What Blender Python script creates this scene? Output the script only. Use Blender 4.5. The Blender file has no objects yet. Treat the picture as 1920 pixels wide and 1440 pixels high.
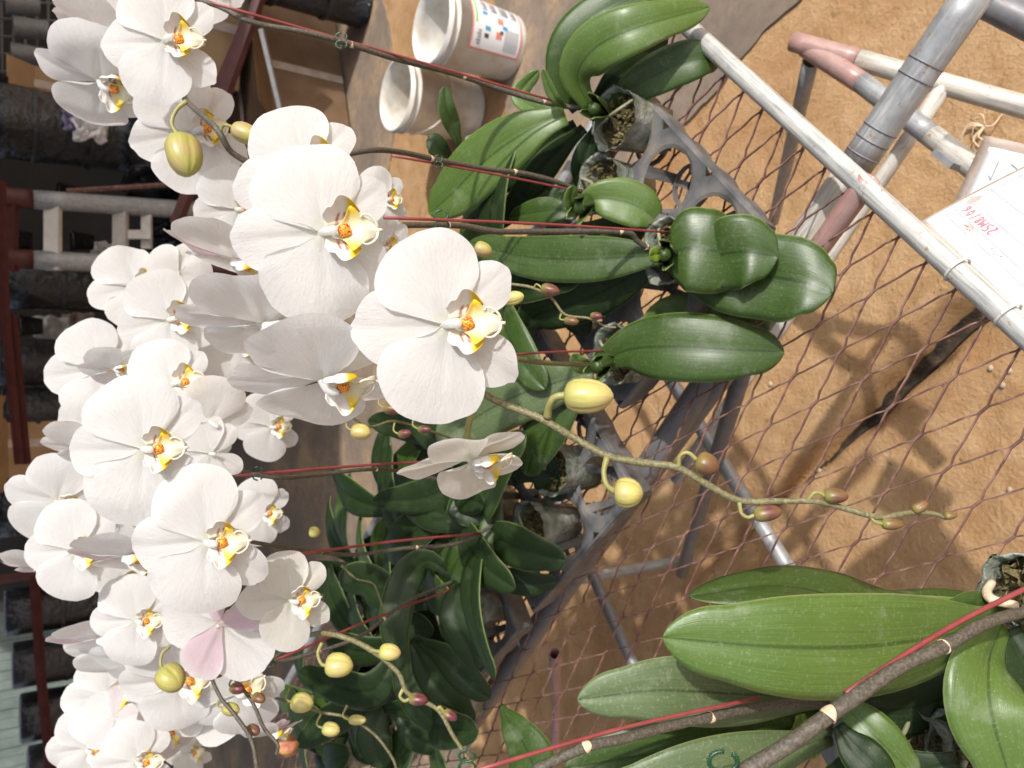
import bpy, math, random
from mathutils import Vector as V, Matrix, noise
R = math.radians
sc = bpy.context.scene
C = sc.collection
# ---------------------------------------------------------------- camera
PITCH = R(35.2); FP = 1440.0; CAMZ = 1.5
fwd = V((0, math.cos(PITCH), -math.sin(PITCH))); up = V((0, math.sin(PITCH), math.cos(PITCH))); rt = V((1, 0, 0))
cam = bpy.data.objects.new('camera', bpy.data.cameras.new('camera')); C.objects.link(cam)
cam.matrix_world = Matrix(((-up.x, rt.x, -fwd.x, 0), (-up.y, rt.y, -fwd.y, 0), (-up.z, rt.z, -fwd.z, CAMZ), (0, 0, 0, 1)))
cam.data.sensor_width = 36; cam.data.lens = 27; cam.data.clip_start = .02; cam.data.clip_end = 1000
cam.data.dof.use_dof = True; cam.data.dof.focus_distance = .52; cam.data.dof.aperture_fstop = 13
sc.camera = cam
# ---------------------------------------------------------------- light
SUN = V((.50, -.52, .72)).normalized()
w = bpy.data.worlds.new("World"); sc.world = w; w.use_nodes = True
nt = w.node_tree; sky = nt.nodes.new('ShaderNodeTexSky'); sky.sky_type = 'NISHITA'; sky.sun_disc = False
sky.sun_elevation = math.asin(SUN.z); sky.sun_rotation = math.atan2(SUN.x, SUN.y)
sky.dust_density = 3.5; sky.air_density = .7
hs = nt.nodes.new('ShaderNodeHueSaturation'); hs.inputs['Saturation'].default_value = .55
nt.links.new(sky.outputs[0], hs.inputs['Color']); nt.links.new(hs.outputs[0], nt.nodes['Background'].inputs[0]); nt.nodes['Background'].inputs[1].default_value = .14
sl = bpy.data.lights.new('sun', 'SUN'); sl.energy = 3.0; sl.angle = R(1.0); sl.color = (1, .965, .925)
so = bpy.data.objects.new('sun', sl); C.objects.link(so); so.rotation_euler = SUN.to_track_quat('Z', 'Y').to_euler()
sc.view_settings.view_transform = 'Standard'; sc.view_settings.look = 'None'; sc.view_settings.exposure = 0.42
sc.cycles.max_bounces = 6

# ---------------------------------------------------------------- positions
def ray(px, py):
    a = (px - 960) / FP; b = (720 - py) / FP
    return fwd - up * a + rt * b
CP = V((0, 0, CAMZ))
def P(px, py, d): return CP + ray(px, py) * d
def Z(px, py, z):
    r = ray(px, py); return CP + r * ((z - CAMZ) / r.z)
def Y(px, py, y):
    r = ray(px, py); return CP + r * (y / r.y)
O = V((.189, .407, 0)); E1 = V((.732, .681, 0)).normalized(); E2 = V((-E1.y, E1.x, 0))
def B(a, b, z=.8): return O + E1 * a + E2 * b + V((0, 0, z))

# ---------------------------------------------------------------- materials
def mat(name):
    m = bpy.data.materials.new(name); m.use_nodes = True
    return m, m.node_tree, m.node_tree.nodes['Principled BSDF']
def nd(t, ty, **k):
    n = t.nodes.new(ty)
    for a, b in k.items():
        if a in n.inputs: n.inputs[a].default_value = b
        else: setattr(n, a, b)
    return n
def ramp(t, src, stops, interp='LINEAR'):
    r = t.nodes.new('ShaderNodeValToRGB'); t.links.new(src, r.inputs[0]); r.color_ramp.interpolation = interp
    e = r.color_ramp.elements
    while len(e) < len(stops): e.new(.5)
    for i, (p, c) in enumerate(stops):
        e[i].position = p; e[i].color = (*c, 1) if len(c) == 3 else c
    return r.outputs[0]
def noise_n(t, scale, detail=4, vec=None, rough=.55, dist=0):
    n = nd(t, 'ShaderNodeTexNoise', Scale=scale, Detail=detail, Roughness=rough, Distortion=dist)
    if vec: t.links.new(vec, n.inputs['Vector'])
    return n.outputs[0]
def coord(t, kind='Object', scale=None):
    c = t.nodes.new('ShaderNodeTexCoord').outputs[kind]
    if scale:
        m = nd(t, 'ShaderNodeMapping'); m.inputs['Scale'].default_value = scale; t.links.new(c, m.inputs[0]); c = m.outputs[0]
    return c
def bump(t, b, h, strength=.3, dist=.002):
    n = nd(t, 'ShaderNodeBump', Strength=strength, Distance=dist); t.links.new(h, n.inputs['Height']); t.links.new(n.outputs[0], b.inputs['Normal'])
def mixc(t, f, a, b, mode='MIX'):
    m = t.nodes.new('ShaderNodeMix'); m.data_type = 'RGBA'; m.blend_type = mode
    for s, i in ((f, 0), (a, 6), (b, 7)):
        if hasattr(s, 'links'): t.links.new(s, m.inputs[i])
        else: m.inputs[i].default_value = s if i == 0 else (*s, 1)
    return m.outputs[2]
def simple(name, c1, c2=None, scale=20, rough=.6, metal=0, bs=.2, bd=.002, c3=None, spec=.5):
    m, t, b = mat(name); v = coord(t)
    n = noise_n(t, scale, 6, v)
    st = [(.3, c1), (.7, c2 or c1)]
    if c3: st = [(.3, c1), (.5, c2), (.72, c3)]
    t.links.new(ramp(t, n, st), b.inputs['Base Color'])
    b.inputs['Roughness'].default_value = rough; b.inputs['Metallic'].default_value = metal
    b.inputs['Specular IOR Level'].default_value = spec
    if bs: bump(t, b, noise_n(t, scale * 4, 4, v), bs, bd)
    return m
def translucent(t, b, color, fac):
    tr = nd(t, 'ShaderNodeBsdfTranslucent')
    if hasattr(color, 'links'): t.links.new(color, tr.inputs[0])
    else: tr.inputs[0].default_value = (*color, 1)
    mx = nd(t, 'ShaderNodeMixShader'); mx.inputs[0].default_value = fac
    t.links.new(b.outputs[0], mx.inputs[1]); t.links.new(tr.outputs[0], mx.inputs[2])
    t.links.new(mx.outputs[0], t.nodes['Material Output'].inputs[0])
def petal_mat(name, mid, edge, base):
    m, t, b = mat(name)
    uv = t.nodes.new('ShaderNodeUVMap').outputs[0]
    sep = nd(t, 'ShaderNodeSeparateXYZ'); t.links.new(uv, sep.inputs[0])
    mp = nd(t, 'ShaderNodeMapping'); mp.inputs['Scale'].default_value = (3.2, 44, 1); t.links.new(uv, mp.inputs[0])
    vein = noise_n(t, 1.6, 6, mp.outputs[0], .68, .9)
    c = ramp(t, sep.outputs[0], [(0, base), (.22, mid), (.8, mid), (1, edge)])
    c = mixc(t, .3, c, ramp(t, vein, [(.35, (.72, .71, .70)), (.65, (1, 1, 1))]), 'MULTIPLY')
    t.links.new(c, b.inputs['Base Color'])
    b.inputs['Roughness'].default_value = .55; b.inputs['Specular IOR Level'].default_value = .25
    b.inputs['Sheen Weight'].default_value = .15
    fine = noise_n(t, 520, 4, coord(t))
    bn = nd(t, 'ShaderNodeBump', Strength=.6, Distance=.0014); t.links.new(vein, bn.inputs['Height'])
    b2 = nd(t, 'ShaderNodeBump', Strength=.75, Distance=.0006); t.links.new(fine, b2.inputs['Height']); t.links.new(bn.outputs[0], b2.inputs['Normal'])
    t.links.new(b2.outputs[0], b.inputs['Normal'])
    translucent(t, b, c, .54)
    return m
M = {}
M['petal'] = petal_mat('petal', (.87, .87, .855), (.89, .89, .885), (.82, .83, .66))
M['petal_pink'] = petal_mat('petal_pink', (.80, .64, .70), (.82, .77, .78), (.78, .68, .58))
M['petal_blush'] = petal_mat('petal_blush', (.84, .78, .79), (.86, .84, .84), (.80, .76, .66))
M['petal_cream'] = petal_mat('petal_cream', (.87, .86, .78), (.88, .88, .84), (.78, .80, .52))
def lip_mat():
    m, t, b = mat('lip'); a = nd(t, 'ShaderNodeVertexColor', layer_name='Col')
    n = noise_n(t, 260, 4, coord(t))
    c = mixc(t, .25, a.outputs[0], ramp(t, n, [(.3, (.8, .7, .6)), (.6, (1, 1, 1))]), 'MULTIPLY')
    t.links.new(c, b.inputs['Base Color']); b.inputs['Roughness'].default_value = .38
    bump(t, b, n, .2, .0006); translucent(t, b, c, .22); return m
M['lip'] = lip_mat()
def callus_mat():
    m, t, b = mat('callus'); n = noise_n(t, 900, 2, coord(t))
    t.links.new(ramp(t, n, [(.42, (.35, .02, .01)), (.5, (.85, .30, .02)), (.65, (.9, .45, .04))]), b.inputs['Base Color'])
    b.inputs['Roughness'].default_value = .4; bump(t, b, n, .5, .001); return m
M['callus'] = callus_mat()
def leaf_mat(name, dark, light, under, gloss=.34, dust=.15):
    m, t, b = mat(name)
    uv = t.nodes.new('ShaderNodeUVMap').outputs[0]
    sep = nd(t, 'ShaderNodeSeparateXYZ'); t.links.new(uv, sep.inputs[0])
    mp = nd(t, 'ShaderNodeMapping'); mp.inputs['Scale'].default_value = (3, 34, 1); t.links.new(uv, mp.inputs[0])
    vein = noise_n(t, 1.5, 5, mp.outputs[0], .6)
    o = coord(t)
    big = noise_n(t, 22, 3, o)
    c = mixc(t, ramp(t, vein, [(.3, (0, 0, 0)), (.7, (1, 1, 1))]), dark, light)
    c = mixc(t, ramp(t, big, [(.35, (0, 0, 0)), (.75, (.55, .55, .55))]), c, light)
    # midrib and margin, by the across coordinate
    sub = nd(t, 'ShaderNodeMath', operation='SUBTRACT'); t.links.new(sep.outputs[1], sub.inputs[0]); sub.inputs[1].default_value = .5
    ab = nd(t, 'ShaderNodeMath', operation='ABSOLUTE'); t.links.new(sub.outputs[0], ab.inputs[0])
    rib = ramp(t, ab.outputs[0], [(0, (.35, .4, .35)), (.012, (.45, .5, .45)), (.03, (1, 1, 1))])
    c = mixc(t, .8, c, rib, 'MULTIPLY')
    edge = ramp(t, ab.outputs[0], [(.478, (0, 0, 0)), (.5, (.8, .8, .8))])
    c = mixc(t, edge, c, (.22, .28, .09))
    dn = noise_n(t, 420, 3, o)
    c = mixc(t, ramp(t, dn, [(.55, (0, 0, 0)), (.8, (dust, dust, dust))]), c, (.30, .32, .24))
    wm_ = noise_n(t, 26, 6, o, .7, .2)
    c = mixc(t, ramp(t, wm_, [(.56, (0, 0, 0)), (.66, (dust * .8,) * 3)]), c, (.26, .29, .20))
    sc_ = noise_n(t, 75, 3, o, .6)
    c = mixc(t, ramp(t, sc_, [(.74, (0, 0, 0)), (.78, (.7, .7, .7))]), c, (.16, .12, .05))
    spk = nd(t, 'ShaderNodeTexVoronoi', Scale=95); t.links.new(o, spk.inputs[0])
    c = mixc(t, ramp(t, spk.outputs[0], [(.02, (.5, .5, .5)), (.045, (0, 0, 0))]), c, (.45, .42, .3))
    geo = t.nodes.new('ShaderNodeNewGeometry')
    t.links.new(c, b.inputs['Base Color'])
    b.inputs['Roughness'].default_value = gloss
    t.links.new(ramp(t, big, [(.3, (gloss - .06,) * 3), (.7, (gloss + .14,) * 3)]), b.inputs['Roughness'])
    bn = nd(t, 'ShaderNodeBump', Strength=.22, Distance=.001); t.links.new(vein, bn.inputs['Height'])
    b2 = nd(t, 'ShaderNodeBump', Strength=.15, Distance=.0004); t.links.new(dn, b2.inputs['Height']); t.links.new(bn.outputs[0], b2.inputs['Normal'])
    t.links.new(b2.outputs[0], b.inputs['Normal'])
    translucent(t, b, under, .10)
    return m
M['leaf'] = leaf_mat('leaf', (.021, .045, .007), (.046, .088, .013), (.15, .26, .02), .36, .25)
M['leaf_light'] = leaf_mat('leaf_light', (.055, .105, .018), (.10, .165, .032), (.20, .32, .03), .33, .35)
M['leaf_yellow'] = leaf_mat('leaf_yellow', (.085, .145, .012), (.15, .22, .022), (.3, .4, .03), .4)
M['leaf_shaded'] = leaf_mat('leaf_shaded', (.009, .020, .006), (.020, .040, .009), (.04, .07, .012), .42, .1)  # darker copy of the leaf green, with the shade put into its colour
M['leaf_shaded'].node_tree.nodes['Principled BSDF'].inputs['Specular IOR Level'].default_value = .28
M['leaf_dusty'] = leaf_mat('leaf_dusty', (.06, .10, .035), (.12, .165, .07), (.18, .26, .05), .40, .6)
M['stem'] = simple('stem', (.045, .037, .029), (.080, .068, .050), 520, .6, 0, .3, .0005, (.15, .135, .10))
M['stem_green'] = simple('stem_green', (.085, .075, .035), (.15, .135, .06), 520, .5, 0, .3, .0005, (.26, .23, .13))
M['pedicel'] = simple('pedicel', (.20, .20, .055), (.32, .29, .11), 120, .45, 0, .1)
M['bract'] = simple('bract', (.55, .38, .24), (.72, .58, .40), 200, .7)
def bud_mat(name, a, b_, c_):
    m, t, b = mat(name); uv = t.nodes.new('ShaderNodeUVMap').outputs[0]
    mp = nd(t, 'ShaderNodeMapping'); mp.inputs['Scale'].default_value = (2, 22, 1); t.links.new(uv, mp.inputs[0])
    n = noise_n(t, 1.5, 4, mp.outputs[0]); sep = nd(t, 'ShaderNodeSeparateXYZ'); t.links.new(uv, sep.inputs[0])
    c = mixc(t, ramp(t, n, [(.35, (0, 0, 0)), (.65, (1, 1, 1))]), a, b_)
    n2 = noise_n(t, 60, 3, coord(t))
    c = mixc(t, ramp(t, sep.outputs[0], [(.15, (.8, .8, .8)), (.5, (0, 0, 0))]), c, (.26, .28, .06))
    c = mixc(t, ramp(t, n2, [(.4, (0, 0, 0)), (.7, (.8, .8, .8))]), c, c_)
    t.links.new(c, b.inputs['Base Color']); b.inputs['Roughness'].default_value = .38; bump(t, b, n, .3, .0006)
    return m
M['bud'] = bud_mat('bud', (.46, .43, .11), (.56, .51, .18), (.46, .33, .16))
M['bud_green'] = bud_mat('bud_green', (.30, .30, .06), (.42, .38, .12), (.42, .27, .16))
M['bud_purple'] = bud_mat('bud_purple', (.09, .02, .028), (.15, .04, .045), (.20, .13, .04))
M['stake'] = simple('stake', (.20, .035, .038), (.28, .06, .06), 60, .42)
M['clip'] = simple('clip', (.005, .035, .012), (.012, .07, .025), 60, .35)
def pipe_mat(name, base, paint, amount, rust=(.30, .15, .05)):
    m, t, b = mat(name); v = coord(t)
    mp = nd(t, 'ShaderNodeMapping'); mp.inputs['Scale'].default_value = (5, 4.5, 1); t.links.new(t.nodes.new('ShaderNodeUVMap').outputs[0], mp.inputs[0])
    n = noise_n(t, 2.2, 9, mp.outputs[0], .75, .3); n2 = noise_n(t, 60, 5, v)
    c = mixc(t, ramp(t, n2, [(.3, (0, 0, 0)), (.7, (1, 1, 1))]), tuple(x * .7 for x in base), base)
    pm = ramp(t, n, [(amount, (0, 0, 0)), (amount + .22, (.85, .85, .85))])
    c = mixc(t, pm, c, paint)
    c = mixc(t, ramp(t, noise_n(t, 90, 6, v, .75), [(.60, (0, 0, 0)), (.66, (.8, .8, .8))]), c, rust)
    t.links.new(c, b.inputs['Base Color']); b.inputs['Roughness'].default_value = .5
    mm = t.nodes.new('ShaderNodeMath'); mm.operation = 'SUBTRACT'; mm.inputs[0].default_value = .40; t.links.new(pm, mm.inputs[1])
    mm.use_clamp = True; t.links.new(mm.outputs[0], b.inputs['Metallic'])
    bump(t, b, n2, .25, .0015); return m
M['galv'] = pipe_mat('galvanised', (.40, .41, .40), (.58, .56, .50), .40)
M['galv_grey'] = pipe_mat('galvanised_grey', (.36, .37, .375), (.46, .46, .44), .5)
M['galv_cream'] = pipe_mat('painted_cream', (.46, .45, .42), (.62, .56, .45), .40)
M['red_paint'] = pipe_mat('red_paint', (.46, .34, .30), (.34, .13, .11), .40)
M['dark_pipe'] = pipe_mat('dark_pipe', (.22, .22, .23), (.13, .12, .11), .45)
M['mesh_wire'] = simple('mesh_wire', (.085, .038, .03), (.17, .085, .07), 70, .75, 0, .4, .001, (.30, .17, .12))
M['tray'] = simple('tray_plastic', (.045, .046, .048), (.12, .12, .12), 22, .5, 0, .4, .002, (.22, .19, .155))
M['black'] = simple('black_plastic', (.008, .009, .011), (.025, .026, .03), 6, .22, 0, .5, .03)
M['black_wrap'] = simple('black_wrap', (.012, .013, .016), (.035, .037, .042), 9, .3, 0, .6, .02)
M['redsteel'] = simple('red_steel', (.05, .011, .011), (.09, .02, .018), 18, .5)
M['card'] = simple('cardboard', (.28, .17, .085), (.38, .25, .13), 8, .85, 0, .1)
M['card_dark'] = simple('cardboard_dark', (.13, .075, .04), (.19, .115, .06), 8, .85, 0, .1)
M['white_plastic'] = simple('white_plastic', (.46, .40, .32), (.62, .60, .55), 9, .38, 0, .05, .002, (.72, .71, .68))
M['dirty_plastic'] = simple('dirty_plastic', (.30, .24, .17), (.60, .57, .50), 7, .45, 0, .1, .002, (.76, .74, .69))
M['paper'] = simple('paper', (.78, .77, .76), (.82, .82, .83), 14, .35, 0, .05)
M['sleeve'] = simple('plastic_sleeve', (.36, .28, .22), (.50, .42, .36), 20, .15, 0, .4, .004)
M['ink_red'] = simple('ink_red', (.65, .10, .14), (.75, .2, .22), 60, .5)
M['ink_orange'] = simple('ink_orange', (.70, .22, .16), (.75, .28, .2), 60, .5)
M['ink_grey'] = simple('ink_grey', (.30, .30, .31), (.38, .38, .39), 60, .5)
M['ink_black'] = simple('ink_black', (.04, .04, .04), (.08, .08, .08), 60, .5)
M['ink_blue'] = simple('ink_blue', (.06, .30, .50), (.1, .36, .55), 60, .5)
M['ink_green'] = simple('ink_green', (.20, .48, .04), (.25, .55, .06), 60, .5)
M['moss'] = simple('moss', (.05, .045, .02), (.16, .13, .05), 160, .9, 0, .8, .004, (.36, .26, .12))
M['root'] = simple('root', (.16, .17, .09), (.30, .28, .18), 90, .6)
M['clearpot'] = simple('clear_pot', (.09, .11, .075), (.22, .24, .19), 34, .16, 0, .8, .004, (.44, .44, .40))
M['cloth_purple'] = simple('cloth_purple', (.25, .22, .35), (.36, .32, .46), 6, .8)
M['teal'] = simple('teal_sheet', (.13, .17, .155), (.24, .29, .265), 7, .6, 0, .2, .01)
M['dark_wall'] = simple('dark_wall', (.02, .018, .016), (.045, .04, .036), 1.5, .8, 0, .3, .02)
M['twig'] = simple('twig', (.16, .10, .05), (.30, .20, .11), 60, .8)
M['stone'] = simple('stone', (.30, .22, .14), (.50, .40, .28), 30, .8)
M['cable'] = simple('cable_tie', (.62, .60, .55), (.7, .68, .64), 30, .4)
M['decay'] = simple('withered_flower', (.30, .07, .05), (.45, .20, .10), 60, .6, 0, .4, .002, (.55, .45, .05))
def ground_mat():
    m, t, b = mat('sand'); v = coord(t)
    n1 = noise_n(t, 2.2, 6, v, .6); n2 = noise_n(t, 14, 8, v, .65, .6); n3 = noise_n(t, 120, 6, v, .7)
    c = ramp(t, n2, [(.25, (.33, .185, .083)), (.45, (.455, .28, .138)), (.7, (.53, .35, .195))])
    c = mixc(t, ramp(t, n1, [(.45, (0, 0, 0)), (.7, (.8, .8, .8))]), c, (.31, .16, .065))
    c = mixc(t, ramp(t, n3, [(.35, (.35, .35, .35)), (.55, (0, 0, 0))]), c, (.30, .17, .08))
    vo = nd(t, 'ShaderNodeTexVoronoi', Scale=9); t.links.new(v, vo.inputs[0])
    c = mixc(t, ramp(t, vo.outputs[0], [(.05, (.6, .6, .6)), (.2, (0, 0, 0))]), c, (.33, .17, .075))
    t.links.new(c, b.inputs['Base Color']); b.inputs['Roughness'].default_value = .95; b.inputs['Specular IOR Level'].default_value = .15
    bn = nd(t, 'ShaderNodeBump', Strength=.5, Distance=.014); t.links.new(n2, bn.inputs['Height'])
    b2 = nd(t, 'ShaderNodeBump', Strength=.9, Distance=.006); t.links.new(n3, b2.inputs['Height']); t.links.new(bn.outputs[0], b2.inputs['Normal'])
    t.links.new(b2.outputs[0], b.inputs['Normal']); return m
M['sand'] = ground_mat()
def concrete_mat():
    m, t, b = mat('concrete'); v = coord(t)
    n1 = noise_n(t, 3, 6, v, .6); n2 = noise_n(t, 40, 6, v, .7)
    c = ramp(t, n1, [(.3, (.16, .125, .095)), (.5, (.24, .18, .13)), (.66, (.40, .27, .15))])
    c = mixc(t, ramp(t, n2, [(.3, (.5, .5, .5)), (.6, (0, 0, 0))]), c, (.10, .08, .07))
    t.links.new(c, b.inputs['Base Color']); b.inputs['Roughness'].default_value = .85
    bump(t, b, n2, .4, .004); return m
M['concrete'] = concrete_mat()
M['dirt_shadow'] = simple('dirt_and_shadow', (.018, .013, .009), (.05, .034, .02), 40, .95, 0, .9, .006, (.13, .085, .05))  # dark brown for channel dirt and pipe shadow, shared by the crumbs

# ---------------------------------------------------------------- mesh helpers
def mesh_obj(name, verts, faces, m, parent=None, origin=None, uvs=None, cols=None, smooth=True, solid=0, sub=0):
    if origin is None:
        origin = parent.location.copy() if parent is not None and parent.type == 'EMPTY' else (V(verts[0]) if parent is None else V((0, 0, 0)))
        if parent is not None and parent.type != 'EMPTY': origin = V(parent['wo'])
    origin = V(origin)
    me = bpy.data.meshes.new(name); me.from_pydata([V(v) - origin for v in verts], [], faces); me.update()
    if uvs:
        l = me.uv_layers.new(name='UVMap')
        for lp in me.loops: l.data[lp.index].uv = uvs[lp.vertex_index]
    if cols:
        ca = me.color_attributes.new('Col', 'FLOAT_COLOR', 'POINT')
        for i, c in enumerate(cols): ca.data[i].color = (*c, 1)
    if smooth: me.polygons.foreach_set('use_smooth', [True] * len(me.polygons))
    me.materials.append(m)
    o = bpy.data.objects.new(name, me); C.objects.link(o)
    if parent is not None:
        o.parent = parent
        po = V(parent['wo']); o.location = origin - po
    else: o.location = origin
    o['wo'] = tuple(origin)
    if solid:
        s = o.modifiers.new('thickness', 'SOLIDIFY'); s.thickness = solid; s.offset = 0
    if sub:
        s = o.modifiers.new('smooth', 'SUBSURF'); s.levels = sub; s.render_levels = sub
    return o
def thing(name, label, cat, loc, group=None, kind=None):
    o = bpy.data.objects.new(name, None); C.objects.link(o); o.location = loc; o['wo'] = tuple(loc)
    o.empty_display_size = .05
    return tag(o, label, cat, group, kind)
def tag(o, label=None, cat=None, group=None, kind=None):
    if label: o['label'] = label
    if cat: o['category'] = cat
    if group: o['group'] = group
    if kind: o['kind'] = kind
    return o
def catmull(pts, n):
    pts = [V(p) for p in pts]
    if len(pts) == 2: return [pts[0].lerp(pts[1], i / n) for i in range(n + 1)]
    q = [pts[0] * 2 - pts[1]] + pts + [pts[-1] * 2 - pts[-2]]
    out = []; m = len(pts) - 1
    for k in range(n + 1):
        f = k / n * m; i = min(int(f), m - 1); t = f - i
        a, b, c, d = q[i:i + 4]
        out.append(.5 * ((2 * b) + (c - a) * t + (2 * a - 5 * b + 4 * c - d) * t * t + (3 * b - a - 3 * c + d) * t ** 3))
    return out
def interp(l, u):
    f = u * (len(l) - 1); i = min(int(f), len(l) - 2); return l[i] + (l[i + 1] - l[i]) * (f - i)
class MB:
    def __init__(s): s.v = []; s.f = []; s.uv = []; s.c = []
    def add(s, v, f, uv=None, c=None):
        o = len(s.v); s.v += [V(x) for x in v]; s.f += [tuple(i + o for i in q) for q in f]
        s.uv += uv or [(0, 0)] * len(v); s.c += c or [(1, 1, 1)] * len(v); return s
    def tube(s, pts, rad, n=8, caps=True, seg=None, col=(1, 1, 1), wob=0):
        sp = catmull(pts, seg) if seg else [V(p) for p in pts]
        m = len(sp) - 1; rr = rad if isinstance(rad, (list, tuple)) else [rad, rad]
        prev = None; vs = []; fs = []; uv = []
        for i, p in enumerate(sp):
            tg = (sp[min(i + 1, m)] - sp[max(i - 1, 0)]).normalized()
            if prev is None: a = tg.orthogonal().normalized()
            else: a = (prev - tg * prev.dot(tg)).normalized()
            prev = a; b = tg.cross(a); r = interp(rr, i / m)
            if wob: r *= 1 + wob * noise.noise(p * 60)
            for k in range(n):
                th = 2 * math.pi * k / n
                vs.append(p + (a * math.cos(th) + b * math.sin(th)) * r); uv.append((i / m, k / n))
        for i in range(m):
            for k in range(n):
                fs.append((i * n + k, i * n + (k + 1) % n, (i + 1) * n + (k + 1) % n, (i + 1) * n + k))
        if caps: fs.append(tuple(range(n))[::-1]); fs.append(tuple(m * n + k for k in range(n)))
        return s.add(vs, fs, uv, [col] * len(vs))
    def pipe(s, a, b, r, wall=.0022, n=18):          # open tube with a wall, so its ends read as holes
        a, b = V(a), V(b); tg = (b - a).normalized(); x = tg.orthogonal().normalized(); y = tg.cross(x)
        vs = []; L = 6
        prof = [(0, r - wall)] + [(i / L, r) for i in range(L + 1)] + [(1, r - wall)] + [((L - i) / L, r - wall) for i in range(1, L)]
        K = len(prof); uv = []; LL = (b - a).length
        for (u, q) in prof:
            for k in range(n):
                th = 2 * math.pi * k / n; uv.append((u * LL, abs(k / n - .5) * 2)); vs.append(a.lerp(b, u) + (x * math.cos(th) + y * math.sin(th)) * q)
        fs = [(i * n + k, i * n + (k + 1) % n, ((i + 1) % K) * n + (k + 1) % n, ((i + 1) % K) * n + k) for i in range(K) for k in range(n)]
        return s.add(vs, fs, uv)
    def box(s, c, ax, ay, az, bev=0):
        c = V(c); ax, ay, az = V(ax), V(ay), V(az)
        vs = [c + ax * i + ay * j + az * k for i in (-1, 1) for j in (-1, 1) for k in (-1, 1)]
        return s.add(vs, [(0, 1, 3, 2), (4, 6, 7, 5), (0, 4, 5, 1), (2, 3, 7, 6), (0, 2, 6, 4), (1, 5, 7, 3)])
    def lathe(s, o, prof, n=32, ax=V((0, 0, 1)), mod=None, close=False):
        o = V(o); ax = V(ax).normalized(); x = ax.orthogonal().normalized(); y = ax.cross(x); vs = []; uv = []
        for i, (r, h) in enumerate(prof):
            for k in range(n):
                th = 2 * math.pi * k / n; q = r * (mod(th, h, i) if mod else 1)
                vs.append(o + ax * h + (x * math.cos(th) + y * math.sin(th)) * q); uv.append((i / (len(prof) - 1), k / n))
        fs = [(i * n + k, i * n + (k + 1) % n, (i + 1) * n + (k + 1) % n, (i + 1) * n + k) for i in range(len(prof) - 1) for k in range(n)]
        if close: fs.append(tuple(range(n))[::-1]); fs.append(tuple((len(prof) - 1) * n + k for k in range(n)))
        return s.add(vs, fs, uv)
    def build(s, name, m, parent=None, **k): return mesh_obj(name, s.v, s.f, m, parent, uvs=s.uv, **k)
def struct(name, mb, m, **k): return tag(mb.build(name, m, **k), kind='structure')

# ---------------------------------------------------------------- the ground
g = MB()
N = 90; vs = []; fs = []
def axis(n, lo, hi):   # denser near the bench
    return [lo + (hi - lo) * i / n for i in range(n + 1)]
xs = [-400, -60, -12, -5] + axis(36, -2.6, -.85) + axis(140, -.84, .55) + axis(44, .6, 2.6) + [5, 12, 60, 400]; ys = [-300, -30, -4] + axis(20, -.6, .38) + axis(150, .39, 1.85) + axis(70, 1.9, 5.4) + [8, 20, 80, 900]
def gz(x, y):
    z = .005 * noise.noise(V((x * 2.2, y * 2.2, 0))) + .004 * noise.noise(V((x * 9, y * 9, 3))) + .003 * noise.noise(V((x * 26, y * 26, 5)))
    # channel under the bench
    p = V((x, y, 0)) - V((.13, .67, 0)); a = p.dot(E2); b = p.dot(E1) + .012 * noise.noise(V((a * 9, 0, 7)))
    if -.15 < a < 1.2:
        wd = .016 + .016 * max(0, 1 - a / .5)
        k = min(1, (a + .15) / .1) * max(0, 1 - max(0, a - .45) / .6)
        z -= .085 * k * math.exp(-(b / wd) ** 2); z += .018 * k * math.exp(-((b - .06) / .035) ** 2)
    return z if abs(x) < 3 and y < 5.5 else 0
for y in ys:
    for x in xs: vs.append((x, y, gz(x, y)))
W_ = len(xs)
for j in range(len(ys) - 1):
    for i in range(W_ - 1): fs.append((j * W_ + i, j * W_ + i + 1, (j + 1) * W_ + i + 1, (j + 1) * W_ + i))
struct('ground', g.add(vs, fs), M['sand'], origin=(0, 0, 0))
def sheet(name, pts, z, m, n=1):
    b = MB(); b.add([(p[0], p[1], z) for p in pts], [tuple(range(len(pts)))]); b.add([(p[0], p[1], z - .06) for p in pts], [])
    k = len(pts); b.f += [(i, (i + 1) % k, k + (i + 1) % k, k + i) for i in range(k)]
    return struct(name, b, m, smooth=False, origin=(0, 0, 0))
random.seed(4)
def rough_edge(pts, amp=.02, n=60):
    out = []
    for i, p in enumerate(pts):
        q = pts[(i + 1) % len(pts)]; d = V((q[0] - p[0], q[1] - p[1], 0)); L = d.length; nn = V((-d.y, d.x, 0)) / L
        for k in range(n):
            f = k / n; a = (amp * noise.noise(V((p[0] + d.x * f, p[1] + d.y * f, 0)) * 4) + amp * .35 * noise.noise(V((p[0] + d.x * f, p[1] + d.y * f, 0)) * 19)) * (1 if k else 0)
            out.append((p[0] + d.x * f + nn.x * a, p[1] + d.y * f + nn.y * a))
    return out
sheet('concrete_path', rough_edge([(1.06, 2.15), (1.7, 2.3), (1.5, 1.0), (.86, 1.0), (.70, 1.28), (.55, 1.7), (.62, 2.15)], .022), .008, M['concrete'])
sheet('concrete_floor', rough_edge([(1.25, 2.95), (.95, 3.05), (.72, 3.2), (.35, 2.9), (-1.2, 2.4), (-3.4, 2.4), (-6, 9), (6, 9), (2.4, 3.6), (1.9, 3.2)], .022), .008, M['concrete'])
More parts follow.
